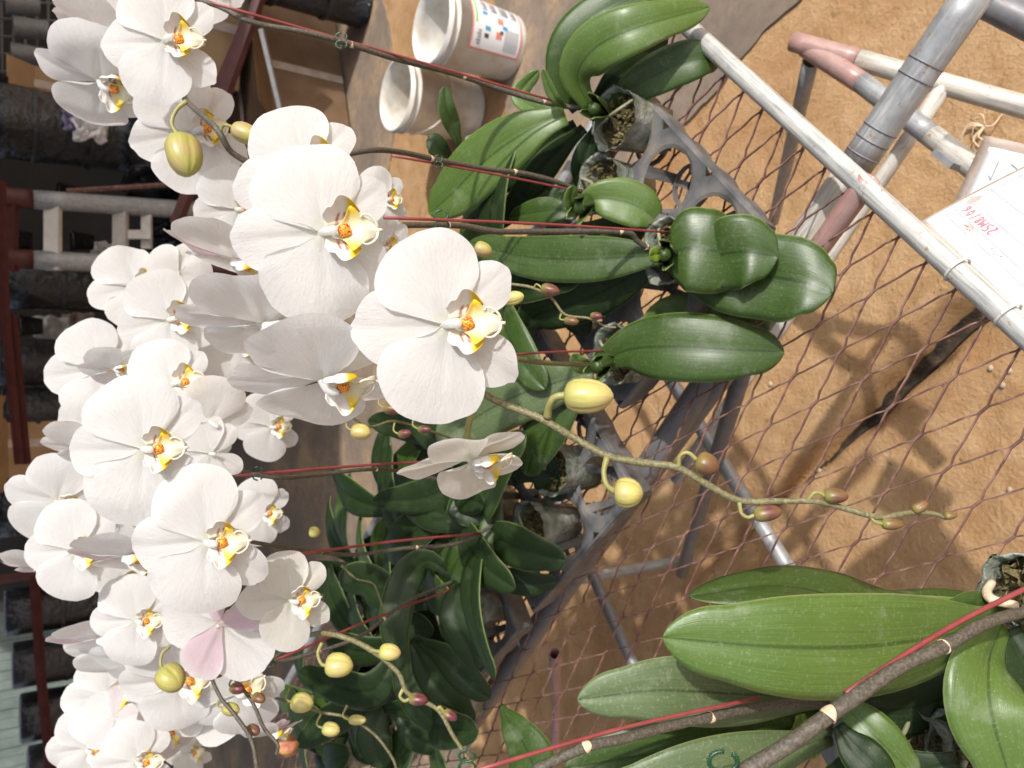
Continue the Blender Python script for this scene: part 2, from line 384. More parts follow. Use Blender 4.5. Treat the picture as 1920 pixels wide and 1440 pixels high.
# dark channel strip, dirt and pipe shadow put into its colour; pebbles, straw
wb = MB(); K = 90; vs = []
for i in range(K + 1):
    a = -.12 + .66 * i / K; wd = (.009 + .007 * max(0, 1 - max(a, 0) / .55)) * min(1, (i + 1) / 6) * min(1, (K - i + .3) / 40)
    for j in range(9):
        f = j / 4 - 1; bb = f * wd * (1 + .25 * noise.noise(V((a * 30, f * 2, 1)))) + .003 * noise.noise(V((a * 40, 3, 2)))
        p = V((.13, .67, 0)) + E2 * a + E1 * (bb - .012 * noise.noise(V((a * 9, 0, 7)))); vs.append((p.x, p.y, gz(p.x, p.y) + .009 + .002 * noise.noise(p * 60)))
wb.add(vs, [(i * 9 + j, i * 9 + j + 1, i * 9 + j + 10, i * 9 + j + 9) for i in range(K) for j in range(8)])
struct('dirt_shadow_strip', wb, M['dirt_shadow'], origin=(0, 0, 0))
db = MB()
for i in range(1400):
    a = random.uniform(-.06, .85); wd = .016 + .02 * max(0, 1 - a / .5); b_ = random.gauss(0, wd * 1.5)
    p = V((.13, .67, 0)) + E2 * a + E1 * b_; p.z = gz(p.x, p.y)
    r = random.uniform(.0006, .0022)
    q = [p + V((random.uniform(-r, r), random.uniform(-r, r), random.uniform(0, r))) for _ in range(4)]
    db.add(q, [(0, 1, 2), (0, 2, 3), (0, 3, 1), (1, 3, 2)])
tag(db.build('dirt_crumbs', M['dirt_shadow'], smooth=False), 'dark dirt crumbs along the channel in the sand', 'dirt', kind='stuff')
pb = MB()
for i in range(160):
    x = random.uniform(-1.2, 1.6); y = random.uniform(.2, 3.4); r = random.choice([.0012, .002, .002, .003, .004])
    z = max(gz(x, y), .0)
    pr = [(r * math.sin(math.pi * k / 5) + 1e-5, -r * .6 * math.cos(math.pi * k / 5)) for k in range(6)]
    pb.lathe((x, y, z + r * .3), pr, 7, mod=lambda th, h, i_: 1 + .25 * math.sin(3 * th + i))
for (px, py) in ((1895, 695), (1882, 722), (1895, 918), (1860, 690), (1520, 885), (1445, 720)):
    p = Z(px, py, 0); r = .0055; pr = [(r * math.sin(math.pi * k / 6) + 1e-5, -r * .7 * math.cos(math.pi * k / 6)) for k in range(7)]
    pb.lathe((p.x, p.y, gz(p.x, p.y) + r * .4), pr, 9, mod=lambda th, h, i_: 1 + .2 * math.sin(2 * th + i_))
tag(pb.build('pebbles', M['stone']), 'pale small pebbles strewn over the orange sand', 'pebbles', kind='stuff')
tw = MB()
for i in range(150):
    x = random.uniform(-1, 1.5); y = random.uniform(.3, 2.8); th = random.uniform(0, 6.28); L = random.uniform(.008, .035)
    z = gz(x, y) + .003
    tw.tube([(x, y, z), (x + L * .5 * math.cos(th), y + L * .5 * math.sin(th), z + .004), (x + L * math.cos(th + .4), y + L * math.sin(th + .4), z)], .0008, 4, seg=4)
tag(tw.build('straw_bits', M['twig']), 'brown bits of straw and twig strewn over the sand', 'straw', kind='stuff')

b = MB(); q = Z(1850, 238, 0); rnd = random.Random(8)
for k in range(7):
    a = rnd.uniform(0, 6.28); L = rnd.uniform(.03, .06); z0 = gz(q.x, q.y) + .006
    b.tube([(q.x, q.y, z0 + .004), (q.x + L * .5 * math.cos(a), q.y + L * .5 * math.sin(a), z0 + rnd.uniform(.006, .02)), (q.x + L * math.cos(a + .8), q.y + L * math.sin(a + .8), z0)], [.0022, .0016, .0008], 6, seg=8)
tag(b.build('dry_root', M['bract']), 'dry curled piece of root lying on the sand behind the small marked card', 'dry root')
# ---------------------------------------------------------------- the bench
bench = thing('plant_bench', 'long plant bench of galvanised pipe topped with rusty diamond wire mesh', 'bench', B(0, 0, 0))
b = MB(); b.pipe(B(-.75, 0, .80), B(.395, 0, .80), .0105); b.build('edge_pipe', M['galv'], bench)
b = MB(); b.pipe(B(.385, .012, .80), B(.385, 2.2, .80), .0105); b.build('edge_pipe', M['galv_grey'], bench)
Apt = B(-.002, -.02, .782); d2 = E2
p0 = Z(1630, 335, .80); p1 = Z(1400, 650, .755)
b = MB(); b.pipe(p0, p0.lerp(p1, .42), .0112); b.build('cross_pipe', M['red_paint'], bench)
b = MB(); b.pipe(p0.lerp(p1, .42), p0 + (p1 - p0).normalized() * 1.7, .0110); b.build('cross_pipe', M['dark_pipe'], bench)  # same pipe goes on darker, under-bench shade put into its colour
p0 = Z(1835, -25, .745); p1 = Z(1525, 425, .745); dd = (p1 - p0)
b = MB(); b.pipe(p0, p0 + dd * .72, .0178); b.build('cross_pipe', M['galv_grey'], bench)
b = MB(); b.pipe(p0 + dd * .72, p0 + dd * 1.25, .0176); b.build('cross_pipe', M['galv_cream'], bench)
b = MB(); b.pipe(p0 + dd * 1.25, p0 + dd * 5.2, .0175); b.build('cross_pipe', M['dark_pipe'], bench)  # rest of the same pipe, darkened in colour for the bench shade
for k in (.28, .34, .55, .60, .66):    # wrapped bands
    c = p0 + dd * k; b = MB(); b.tube([c - dd.normalized() * .0009, c + dd.normalized() * .0009], .0184, 20); b.build('band', M['dark_pipe'], bench)
b = MB(); b.tube([p0 + V((.010, .0, .0150)), p0 + dd * .72 + V((.010, 0, .0150))], .0012, 6); b.build('seam', M['galv_cream'], bench)
# lower rails and legs
b = MB(); q0 = Z(1250, 700, .5); q1 = Z(1500, 1100, .5); dq = (q1 - q0); b.pipe(q0 - dq * 1.5, q1 + dq * 1.2, .0115); b.build('lower_rail', M['galv_grey'], bench)
b = MB(); q0 = Z(1055, 955, .5); q1 = Z(1185, 1240, .5); dq = (q1 - q0); b.pipe(q0 - dq * .8, q1 + dq * 1.4, .0115); b.build('lower_rail', M['dark_pipe'], bench)
f0 = Z(1292, 1047, 0.0); b = MB(); b.pipe(f0, f0 + V((0, 0, .74)), .012); b.build('leg', M['galv_grey'], bench)
b = MB(); b.pipe(Z(1400, 670, .66), Z(1278, 1075, .25), .0125); b.build('brace', M['dark_pipe'], bench)
b = MB(); b.pipe(Z(935, 1110, .7), Z(980, 1200, .35), .012); b.build('brace', M['red_paint'], bench)
b = MB(); b.pipe(Z(1040, 1225, .5), Z(1045, 1310, .3), .014); b.pipe(Z(1045, 1300, .3), Z(1040, 1420, .2), .012); b.build('brace', M['red_paint'], bench)
f1 = B(-.62, .06, 0); b = MB(); b.pipe(f1, f1 + V((0, 0, .79)), .012); b.build('leg', M['galv_grey'], bench)
# diamond mesh
wm = MB(); sh = .037; lg = .117
s_ = E2 * (lg / 2) - E1 * (-sh / 2); t_ = E2 * (lg / 2) - E1 * (sh / 2)
org = V((.086, .405, 0))
def strand(a, c):
    bond = E2 * .0045
    pts = [a + bond, a.lerp(c, .25) + (c - a).cross(V((0, 0, 1))) * .0, a.lerp(c, .5), a.lerp(c, .75), c - bond]
    sd = (c - a).cross(V((0, 0, 1))).normalized()
    h = .0016 * math.sin(a.x * 90)
    vs = []; fs = []
    for i, p in enumerate(pts):
        tg = (pts[min(i + 1, 4)] - pts[max(i - 1, 0)]).normalized(); sd = tg.cross(V((0, 0, 1)))
        z = .792 + [0, .0022, .0006, .0022, 0][i] + .003 * noise.noise(p * 7)
        for (u, v) in ((-1, -1), (1, -1), (1, 1), (-1, 1)): vs.append(V((p.x, p.y, z)) + sd * u * .0007 + V((0, 0, v * .0012)))
    for i in range(4):
        for k in range(4): fs.append((i * 4 + k, i * 4 + (k + 1) % 4, i * 4 + 4 + (k + 1) % 4, i * 4 + 4 + k))
    wm.add(vs, fs)
for i in range(-60, 60):
    for j in range(-60, 60):
        a = org + s_ * i + t_ * j; r = a - O; aa = r.dot(E1); bb = r.dot(E2)
        if not (-.75 < aa < .375 and -.01 < bb < 2.1): continue
        for e in (s_, t_):
            c = a + e + V((noise.noise(a * 13), noise.noise(a * 17 + V((3, 0, 0))), 0)) * .0
            strand(a, c)
        bd = E2 * .0055
        vs = [];
        for p in (a - bd, a + bd):
            for (u, v) in ((-1, -1), (1, -1), (1, 1), (-1, 1)): vs.append(V((p.x, p.y, .7925)) + E1 * u * .0012 + V((0, 0, v * .0013)))
        wm.add(vs, [(0, 1, 5, 4), (1, 2, 6, 5), (2, 3, 7, 6), (3, 0, 4, 7), (0, 3, 2, 1), (4, 5, 6, 7)])
wm.build('wire_mesh', M['mesh_wire'], bench, smooth=False)

# loose frame of pipes in front of the bench
fr = thing('welded_rack', 'welded pipe frame with red painted open end standing on the sand beside the bench', 'pipe frame', V((.66, .9, 0)))
A0 = Z(1487, 78, .5); A1 = Z(1610, 112, .475); A2 = Z(1960, 212, .40)
b = MB(); b.pipe(A0, A1, .0142); b.build('pipe', M['red_paint'], fr)
b = MB(); b.pipe(A1, A2, .0140); b.build('pipe', M['galv_cream'], fr)
B0 = Z(1510, 88, .49); B1 = Z(1615, 155, .49); B2_ = Z(1965, 420, .49)
b = MB(); b.pipe(B0, B1, .0142); b.build('pipe', M['red_paint'], fr)
b = MB(); b.pipe(B1, B1.lerp(B2_, .42), .0140); b.build('pipe', M['galv_grey'], fr)
b = MB(); b.pipe(B1.lerp(B2_, .42), B2_, .0141); b.build('pipe', M['galv_cream'], fr)
b = MB(); c0 = Z(1775, 155, .44); c1 = Z(1500, 560, .47); b.pipe(c0, c0 + (c1 - c0) * 2.1, .011); b.build('cross_pipe', M['galv_cream'], fr)
b = MB(); b.pipe(Z(1520, 115, .48), Z(1450, 415, .05), .012); b.build('leg', M['galv_grey'], fr)
b = MB(); q = Z(1845, 2, .62); b.pipe(q, Z(1990, 75, .6), .016); b.build('pipe', M['dark_pipe'], fr)
b = MB(); q = Z(1775, 300, .51); b.box(q, E1 * .016, E2 * .004, V((0, 0, .012))); b.build('bracket', M['galv_grey'], fr, smooth=False)

# ---------------------------------------------------------------- trays
def tray(a0, b0, na, nb, label, z=.838, sp=.094, r=.0385, skip=()):
    t = thing('carry_tray', label, 'tray', B(a0, b0, .80), 'plastic plant trays')
    top = MB(); n = 32
    for i in range(na):
        for j in range(nb):
            c = B(a0 + (i + .5) * sp, b0 + (j + .5) * sp, z)
            vs = []
            for k in range(n):
                th = 2 * math.pi * (k + .5) / n; cx, sx = math.cos(th), math.sin(th); m = sp / 2 / max(abs(cx), abs(sx))
                hgt = .004 * math.cos(2 * th) ** 2
                vs.append(c + E1 * cx * m + E2 * sx * m + V((0, 0, .0)))
            for (q, dz) in ((r + .004, -.001), (r, -.003), (r - .002, -.012), (r - .008, -.045)):
                for k in range(n):
                    th = 2 * math.pi * (k + .5) / n; vs.append(c + (E1 * math.cos(th) + E2 * math.sin(th)) * q + V((0, 0, dz)))
            fs = [(l * n + k, l * n + (k + 1) % n, (l + 1) * n + (k + 1) % n, (l + 1) * n + k) for l in range(2) for k in range(n)]
            # ribs of the cup: open slots between them
            fs += [(l * n + k, l * n + (k + 1) % n, (l + 1) * n + (k + 1) % n, (l + 1) * n + k) for l in (2, 3) for k in range(n) if k % 8 < 2]
            top.add(vs, fs)
            for th in (.4, .4 + math.pi / 2):
                dv = (E1 * math.cos(th) + E2 * math.sin(th)) * (r - .006)
                top.box(c + V((0, 0, -.046)), dv, V((0, 0, 1)).cross(dv).normalized() * .004, V((0, 0, .0015)))
            top.tube([c + V((0, 0, -.045)) + (E1 * math.cos(k * .3927) + E2 * math.sin(k * .3927)) * (r - .012) for k in range(17)], .0025, 4, False)
    top.build('tray_top', M['tray'], t, solid=.0016, smooth=False)
    rim = MB(); cs = [B(a0, b0, z), B(a0 + na * sp, b0, z), B(a0 + na * sp, b0 + nb * sp, z), B(a0, b0 + nb * sp, z)]; cen = sum(cs, V()) / 4
    for k in range(4):
        p, q = cs[k], cs[(k + 1) % 4]; K = 30; vs = []
        for i in range(K + 1):
            x = p.lerp(q, i / K); o = (p.lerp(q, .5) - cen).normalized(); ed = (q - p).normalized(); o = o - ed * max(0, 1 - i / 1.5) + ed * max(0, 1 - (K - i) / 1.5)
            w_ = .0035 * (1 if (i // 3) % 2 else .2)
            vs += [x, x + o * .0022 + V((0, 0, -.0006)), x + o * (.0024 + w_ * .5) + V((0, 0, -.006)), x + o * (w_ - .006) + V((0, 0, -.038))]
        rim.add(vs, [(i * 4 + l, i * 4 + l + 1, i * 4 + l + 5, i * 4 + l + 4) for i in range(K) for l in range(3)])
    rim.build('rim', M['tray'], t, solid=.0012, smooth=False)
tray(.045, .083, 3, 3, 'grey plastic tray with round holes at the bench edge, under the sunlit plants')
tray(-.05, .42, 4, 3, 'dark plastic tray of potted orchids in the shade behind the first tray')
tray(-.05, .76, 4, 3, 'dark plastic tray in deep shade, between the second and the farthest tray')
tray(-.05, 1.10, 4, 3, 'dark plastic tray farthest along the bench, under the cluster of dark leaves')
tray(-.74, .10, 4, 3, 'dark plastic tray under the large nearest leaves')

# ---------------------------------------------------------------- orchids
NEAR = []
def leaf(parent, pts, w, m, nh=None, fold=.18, prof=None, n=30, k=10, th=.0014, twist=0, wave=0):
    us = [1 - (1 - i / n) ** 1.7 for i in range(n + 1)]; sp_ = catmull(pts, 120); sp = [interp(sp_, q) for q in us]; prof = prof or [.34, .42, .60, .80, .94, 1.0, 1.0, .94, .80, .55, .05]
    nh = V(nh) if nh is not None else None
    if nh is not None and parent not in NEAR: pts = [CP + (V(q) - CP) * .945 for q in pts]; w *= .945
    cprof = [q.x for q in catmull([V((q, 0, 0)) for q in prof], 60)]
    vs = []; uv = []; fs = []; L = 0; seed = random.random() * 50
    for i, p in enumerate(sp):
        u = us[i]; tg = (interp(sp_, min(1, u + .02)) - interp(sp_, max(0, u - .02))).normalized()
        nn = nh if nh is not None else V((0, 0, 1))
        if twist: nn = Matrix.Rotation(twist * u, 3, tg) @ nn
        sd = tg.cross(nn)
        if sd.length < 1e-4: sd = V((1, 0, 0))
        sd.normalize(); no = sd.cross(tg).normalized()
        wu = u if u < .9 else .9 + (u - .9)
        hw = interp(cprof, u) * w / 2
        if u > .86: hw = interp(cprof, .86) * w / 2 * (max(0, 1 - ((u - .86) / .14) ** 2)) ** .70 + .0003
        for j in range(k + 1):
            v = j / k * 2 - 1
            h = fold * hw * (abs(v) ** 1.4) * (1 - .35 * u) - .0012 * math.exp(-(v / .12) ** 2)
            h -= .18 * hw * (abs(v) ** 3)
            h += wave * hw * abs(v) * math.sin(u * 7 + (2 if v > 0 else 0) + seed)
            vs.append(p + sd * v * hw + no * h); uv.append((u, j / k))
    for i in range(n):
        for j in range(k): a = i * (k + 1) + j; fs.append((a, a + 1, a + k + 2, a + k + 1))
    return mesh_obj('leaf', vs, fs, m, parent, uvs=uv, solid=th)
def camn(fx, fy):     # unit vector from the tilt as the camera sees it: right, down, rest towards the camera
    z = math.sqrt(max(0, 1 - fx * fx - fy * fy)); return (-up * fx - rt * fy - fwd * z).normalized()
def pot(parent, c, r=.036, h=.075, m='clearpot'):
    b = MB(); z0 = c.z - h
    b.lathe((c.x, c.y, z0), [(.001, 0), (r * .78, 0), (r * .86, h * .4), (r, h), (r * 1.05, h + .002), (r * .97, h - .001), (r * .9, h - .01)], 64, mod=lambda th, hh, i: 1 + .045 * math.sin(3 * th + hh * 30) + .04 * math.sin(7 * th + hh * 90 + 1) + .025 * math.sin(17 * th + hh * 50))
    b.build('pot', M[m], parent)
    b = MB(); rnd = random.Random(int(c.x * 1e4) & 999)
    for i in range(240):
        th = rnd.uniform(0, 6.28); q = r * .9 * math.sqrt(rnd.random()); p = V((c.x + q * math.cos(th), c.y + q * math.sin(th), c.z - .022 + rnd.uniform(0, .014)))
        s = rnd.uniform(.002, .006); vsx = [p + V((rnd.uniform(-s, s), rnd.uniform(-s, s), rnd.uniform(-s, s))) for _ in range(4)]
        b.add(vsx, [(0, 1, 2), (0, 2, 3), (0, 3, 1), (1, 3, 2)])
    b.lathe((c.x, c.y, c.z - .027), [(r * .9, 0), (.001, .004)], 16)
    b.build('moss', M['moss'], parent, smooth=False)
    for i in range(2):
        th = rnd.uniform(0, 6.28); b = MB()
        b.tube([c + V((0, 0, .008)), c + V((r * .6 * math.cos(th), r * .6 * math.sin(th), .008)), c + V((r * .95 * math.cos(th + .4), r * .95 * math.sin(th + .4), -.012))], [.0022, .002, .0016], 7, seg=8)
        b.build('root', M['root'], parent)
OUT = dict(
    petal=[(.02, -.05), (.26, -.26), (.52, -.41), (.80, -.36), (.96, -.15), (1.0, .12), (.92, .44), (.72, .67), (.45, .75), (.23, .66), (.15, .45), (.10, .2), (.0, .04)],
    dorsal=[(-.05, .0), (-.16, .22), (-.33, .48), (-.385, .68), (-.30, .87), (-.13, .99), (0, 1.02), (.13, .99), (.30, .87), (.385, .68), (.33, .48), (.16, .22), (.05, 0)],
    lateral=[(-.05, .0), (-.14, .20), (-.25, .42), (-.28, .6), (-.22, .77), (-.09, .88), (0, .90), (.09, .88), (.22, .77), (.28, .6), (.25, .42), (.14, .20), (.05, 0)])
def blade(name, kind, parent, org, X, Yv, Zv, s, m, cup=0, z0=0, rot=0, flip=1, seed=0, nt=34, ns=12, ripple=.03, sx=1, sy=1, roll=0, curl=0, bend=.35):
    o = catmull([V((x * sx, y * sy, 0)) for x, y in OUT[kind]], nt); c = V((.0, .0, 0))
    vs = []; uv = []; cr, sr = math.cos(rot), math.sin(rot)
    for i in range(ns + 1):
        f = (i / ns) ** .85
        for j, q in enumerate(o):
            f2 = f
            wv = 1 + f * (.045 * noise.noise(V((j / nt * 7, seed * 5.1, 1))) + .018 * noise.noise(V((j / nt * 22, seed * 3.3, 4))))
            x, y = q.x * f2 * wv, q.y * f2 * wv
            nz = noise.noise(V((x * 2.2 + seed * 7, y * 2.2, seed * 3)))
            rr = math.sqrt(x * x + y * y)
            z = z0 + cup * rr * rr + ripple * 1.6 * nz * rr
            tt = j / nt
            z += ripple * (f ** 4) * math.sin(tt * 17 + seed * 5) * .7
            ax_ = x if kind == 'petal' else y; cy = (y - .08 * x) if kind == 'petal' else x
            z -= bend * max(0, rr - .55) ** 2 + .05 * max(0, f - .86) * math.sin(tt * 31 + seed * 9)
            z -= (.055 if kind == 'petal' else .0) * abs(cy)
            z -= .036 * math.exp(-(cy / .05) ** 2) * (1 - f * .75) * min(1, ax_ * 4 + .2)
            z += roll * cy * abs(cy) + curl * cy
            if kind != 'petal': z += .10 * abs(x) * (1 - f)
            x1, y1 = (x * flip) * cr - y * sr, (x * flip) * sr + y * cr
            vs.append(org + (X * x1 + Yv * y1 + Zv * z) * s); uv.append((f, tt))
    n1 = nt + 1
    fs = [(i * n1 + j, i * n1 + j + 1, (i + 1) * n1 + j + 1, (i + 1) * n1 + j) for i in range(ns) for j in range(nt)]
    if flip > 0: fs = [q[::-1] for q in fs]
    return mesh_obj(name, vs, fs, m, parent, uvs=uv)
YEL = (.85, .62, .02); CRM = (.86, .84, .62); WH = (.86, .85, .82); RED = (.42, .05, .02); PALE = (.84, .76, .55)
def lerp3(a, b, t): t = max(0, min(1, t)); return tuple(a[i] + (b[i] - a[i]) * t for i in range(3))
def lip(parent, F, s, hi=True):
    b = MB(); nu, nv = (20, 12) if hi else (12, 8)
    for sg in (1, -1):
        vs = []; co = []
        for i in range(nu + 1):
            u = i / nu
            h = .26 * (math.sin(math.pi * (.10 + .82 * u)) ** .8) * (1 - .25 * math.exp(-((u - .28) / .12) ** 2))
            for j in range(nv + 1):
                v = j / nv; an = 1.75 * v
                x = .055 + .05 * u + h * (.85 * math.sin(an) + .12 * v); z = .05 + h * .80 * (1 - math.cos(an)) ; y = -.02 - .33 * u - .05 * v * (u - .3)
                vs.append(F(sg * x, y, z, s))
                c = lerp3(WH, YEL, (u - .60) / .16)
                if v < .45: c = lerp3(c, PALE, 1 - v / .45)
                if v < .30 and .30 < u < .66 and math.sin(u * 95 + v * 6) > .25 and v > .04: c = lerp3(c, RED, .8)
                co.append(c)
        fs = [(i * (nv + 1) + j, i * (nv + 1) + j + 1, (i + 1) * (nv + 1) + j + 1, (i + 1) * (nv + 1) + j) for i in range(nu) for j in range(nv)]
        b.add(vs, fs, None, co)
    ws = [.05, .08, .13, .235, .20, .15, .12, .095, .085, .05]; zs = [.05, .055, .06, .07, .085, .10, .105, .10, .085, .07]
    nu = 22 if hi else 14; nv = 10; vs = []; co = []
    for i in range(nu + 1):
        u = i / nu; y = -.12 - .45 * u; w_ = interp(ws, u); z = interp(zs, u)
        for j in range(nv + 1):
            v = j / nv * 2 - 1
            zz = z + .16 * (abs(v) ** 1.6) * math.exp(-((u - .36) / .22) ** 2) + .04 * (1 - abs(v)) * math.exp(-((u - .6) / .3) ** 2) - .10 * abs(v) * max(0, u - .55)
            vs.append(F(v * w_, y - .02 * abs(v) * math.sin(u * 3), zz, s))
            c = lerp3(PALE, CRM, u * 3)
            c = lerp3(c, YEL, (abs(v) * 1.3 - .35) * math.exp(-((u - .36) / .17) ** 2) * 1.4)
            c = lerp3(c, (.87, .85, .74), (u - .6) * 3)
            co.append(c)
    b.add(vs, [(i * (nv + 1) + j, i * (nv + 1) + j + 1, (i + 1) * (nv + 1) + j + 1, (i + 1) * (nv + 1) + j) for i in range(nu) for j in range(nv)], None, co)
    for sg in (1, -1):
        b.tube([F(sg * .02, -.555, .075, s), F(sg * .09, -.535, .11, s), F(sg * .145, -.47, .14, s), F(sg * .15, -.41, .16, s), F(sg * .12, -.39, .17, s)], [.013 * s, .010 * s, .006 * s], 6, seg=12, col=(.86, .82, .66))
    b.tube([F(0, -.54, .075, s), F(0, -.60, .07, s)], [.02 * s, .014 * s], 6, col=(.84, .8, .64))
    mesh_obj('lip', b.v, b.f, M['lip'], parent, cols=b.c, solid=.0004)
    b = MB(); c = F(0, -.215, .115, s)
    ax = (F(0, 0, 1, s) - F(0, 0, 0, s)).normalized(); r = .072 * s
    pr = [(r * math.sin(math.pi * k / 8) + 1e-6, -r * math.cos(math.pi * k / 8) * .9) for k in range(9)]
    b.lathe(c, pr, 16, ax, mod=lambda th, h, i: 1 + .12 * math.sin(4 * th) + .08 * math.sin(7 * th + i)); b.build('callus', M['callus'], parent)
NF = [0]
def flower(plant, cx, cy, Rpx, Rm, dors=(-1, 0), tilt=(0, 0), kind='petal', cup=0, back=False, pscale=1, seed=None, lipon=True, closed=0, dpt=None, sep=None, hi=None, pet=(1, 1), label=None, pw=1):
    NF[0] += 1; sd = NF[0] * .37 if seed is None else seed
    d = dpt or Rm * FP / Rpx; s = Rm if dpt is None else Rpx * dpt / FP
    org = P(cx, cy, d)
    n = camn(*tilt)
    if back: n = (n - 2 * n.dot(-fwd) * (-fwd)).normalized()
    y = (-up * dors[0] - rt * dors[1]); y = (y - n * y.dot(n)).normalized(); x = y.cross(n).normalized()
    # local frame: x across, y to the dorsal sepal, n out of the face
    hi = Rpx > 105 if hi is None else hi
    nt_, ns_ = (40, 14) if hi else (26, 8)
    F = lambda a, b_, c_, q: org + (x * a + y * b_ + n * c_) * q
    m = M[kind]; ms = M[sep] if sep else m
    rnd = random.Random(NF[0] * 11)
    b = MB(); b.tube([F(0, .06, -.06, s), F(0, .0, .06, s), F(0, -.05, .14, s), F(0, -.125, .175, s), F(0, -.15, .165, s)], [.03 * s, .042 * s, .048 * s, .052 * s, .025 * s], 14 if hi else 8, seg=14)
    fl = mesh_obj('flower', b.v, b.f, M['petal'], plant, origin=org, uvs=[(.5, .5)] * len(b.v))
    if label: fl['label'] = label
    j = lambda a: rnd.uniform(-a, a)
    k = dict(nt=nt_, ns=ns_, bend=rnd.uniform(.1, .7))
    blade('sepal', 'dorsal', fl, org, x, y, n, s * .99, ms, cup=cup * .7 - .03 + closed * .5, z0=-.035, rot=j(.05), seed=sd + 1, sx=(1 + j(.06)) * (.78 if abs(tilt[1]) > .7 else 1), **k)
    for sg in (1, -1):
        blade('sepal', 'lateral', fl, org, x, y, n, s * .98, ms, cup=cup - .04 + closed * .5, z0=-.045, rot=math.pi + sg * (.72 + j(.07)), seed=sd + 2 + sg, **k)
    for sg in (1, -1):
        blade('petal', 'petal', fl, org, x, y, n, s * pscale * pet[0 if sg > 0 else 1], m, cup=cup + j(.03) + closed, z0=.030 if sg > 0 else .036, rot=j(.06), flip=sg, seed=sd + 5 + sg, ripple=.045, sx=1 + j(.04), sy=pw * (1 + j(.07)), **k)
    if lipon: lip(fl, F, s * rnd.uniform(.92, 1.06), hi)
    return fl, F, s
def bud(plant, base, tip, r, m='bud', nodes=None, ped=None, pr=.0016):
    base, tip = V(base), V(tip); tip = tip + (tip - base) * (.25 if r < .0062 else .04); ax = tip - base; L = ax.length; r *= 1.04
    prof = [(.02, 0), (.42, .01), (.76, .07), (.95, .20), (1, .36), (.98, .52), (.88, .68), (.68, .83), (.42, .93), (.16, .985), (.02, 1.0)]
    b = MB(); b.lathe(base, [(q * r, h * L) for q, h in prof], 48, ax, mod=lambda th, h, i: 1 + .006 * math.sin(14 * th) - .085 * math.exp(-((((th + .5) % 2.094) - 1.047) / .10) ** 2) * min(1, h / L * 3) + .05 * math.cos(3 * (th + .5)))
    o = b.build('bud', M[m], plant)
    if ped:
        p = MB(); p.tube(list(ped) + [base + ax * .04], [pr * 1.3, pr, pr * 1.05, pr * 1.2], 9, seg=14); p.build('pedicel', M['pedicel'], o)
    return o
def stem(plant, pts, rad, m='stem', seg=60, nodes=(), name='flower_stem'):
    b = MB(); b.tube(pts, rad, 12, seg=seg, wob=.12); o = b.build(name, M[m], plant)
    sp = catmull(pts, 200)
    for u in nodes:
        i = int(u * 200); p = sp[i]; tg = (sp[min(i + 1, 200)] - sp[max(0, i - 1)]).normalized()
        r = interp(rad if isinstance(rad, (list, tuple)) else [rad, rad], u)
        b = MB(); x = tg.orthogonal().normalized(); y_ = tg.cross(x); vs = []; K = 18
        for l, (dz, q) in enumerate(((-.0020, 1.02), (-.0008, 1.14), (.0006, 1.17), (.0016, 1.04))):
            for k in range(K):
                th = 6.2832 * k / K; vs.append(p + tg * (dz * r / .003 * (1 + 1.4 * math.cos(th + u * 9)) * .6) + (x * math.cos(th) + y_ * math.sin(th)) * r * q)
        b.add(vs, [(l * K + k, l * K + (k + 1) % K, (l + 1) * K + (k + 1) % K, (l + 1) * K + k) for l in range(3) for k in range(K)])
        b.build('bract', M['bract'], o)
    return o
def stake(plant, a, b_, r=.0015):
    a, b_ = V(a), V(b_); b = MB(); mid = a.lerp(b_, .5) + V((.002, .002, 0)); b.tube([a, mid, b_], r * .82, 8, seg=10); return b.build('stake', M['stake'], plant)
def clip(plant, p, r=.006):
    r *= .8
    b = MB(); rnd = random.Random(int(p.x * 9999)); p = V(p)
    x = camn(.2, .1).cross(V((0, 0, 1))).normalized()
    for k, o in ((0, 1), (1, -1)):
        pts = [p + V((0, 0, 0)) + rt * r * o * (1 + 1.0 * math.cos(t)) * .8 + up * r * 1.1 * math.sin(t) for t in [i * .5 for i in range(12)]]
        b.tube(pts, r * .16, 6, seg=40)
        sp = catmull(pts, 22)
        for q in sp: b.lathe(q - (q - p) * .0, [(r * .03, -r * .25), (r * .12, -r * .1), (r * .12, r * .1), (r * .03, r * .25)], 5, (q - p) if (q - p).length > 1e-5 else V((0, 0, 1)))
    return b.build('clip', M['clip'], plant)
def crown(plant, a, c, r=.009):
    b = MB(); a = V(a); c = V(c); b.tube([a, a.lerp(c, .5) + V((0, 0, .004)), c], [r * .8, r, r * .75], 10, seg=8); b.build('leaf_base', M['leaf'], plant)
    for k in range(4):
        d = (c - a); q = V((math.cos(k * 1.7), math.sin(k * 1.7), 0)) * r
        leaf(plant, [a + q * .6, a.lerp(c, .6) + q * 1.5, c + d * .25 + q * 1.8], r * 2.0, M['leaf'], q.normalized(), -.3, prof=[.9, 1, 1, .9, .7, .5, .1], n=10, k=6)
def orchid(cpt, label, r=.036, potm='clearpot', h=.075):
    cpt = CP + (cpt - CP) * ((CAMZ - cpt.z + .028) / (CAMZ - cpt.z))
    o = thing('potted_orchid', label, 'orchid', V((cpt.x, cpt.y, cpt.z - h)), 'potted orchids on the bench')
    pot(o, cpt, r, h, potm); return o
VUP = V((0, 0, 1)); cam_n = -fwd
def pts(l): return [P(*q) for q in l]
def zp(l): return [Z(*q) for q in l]

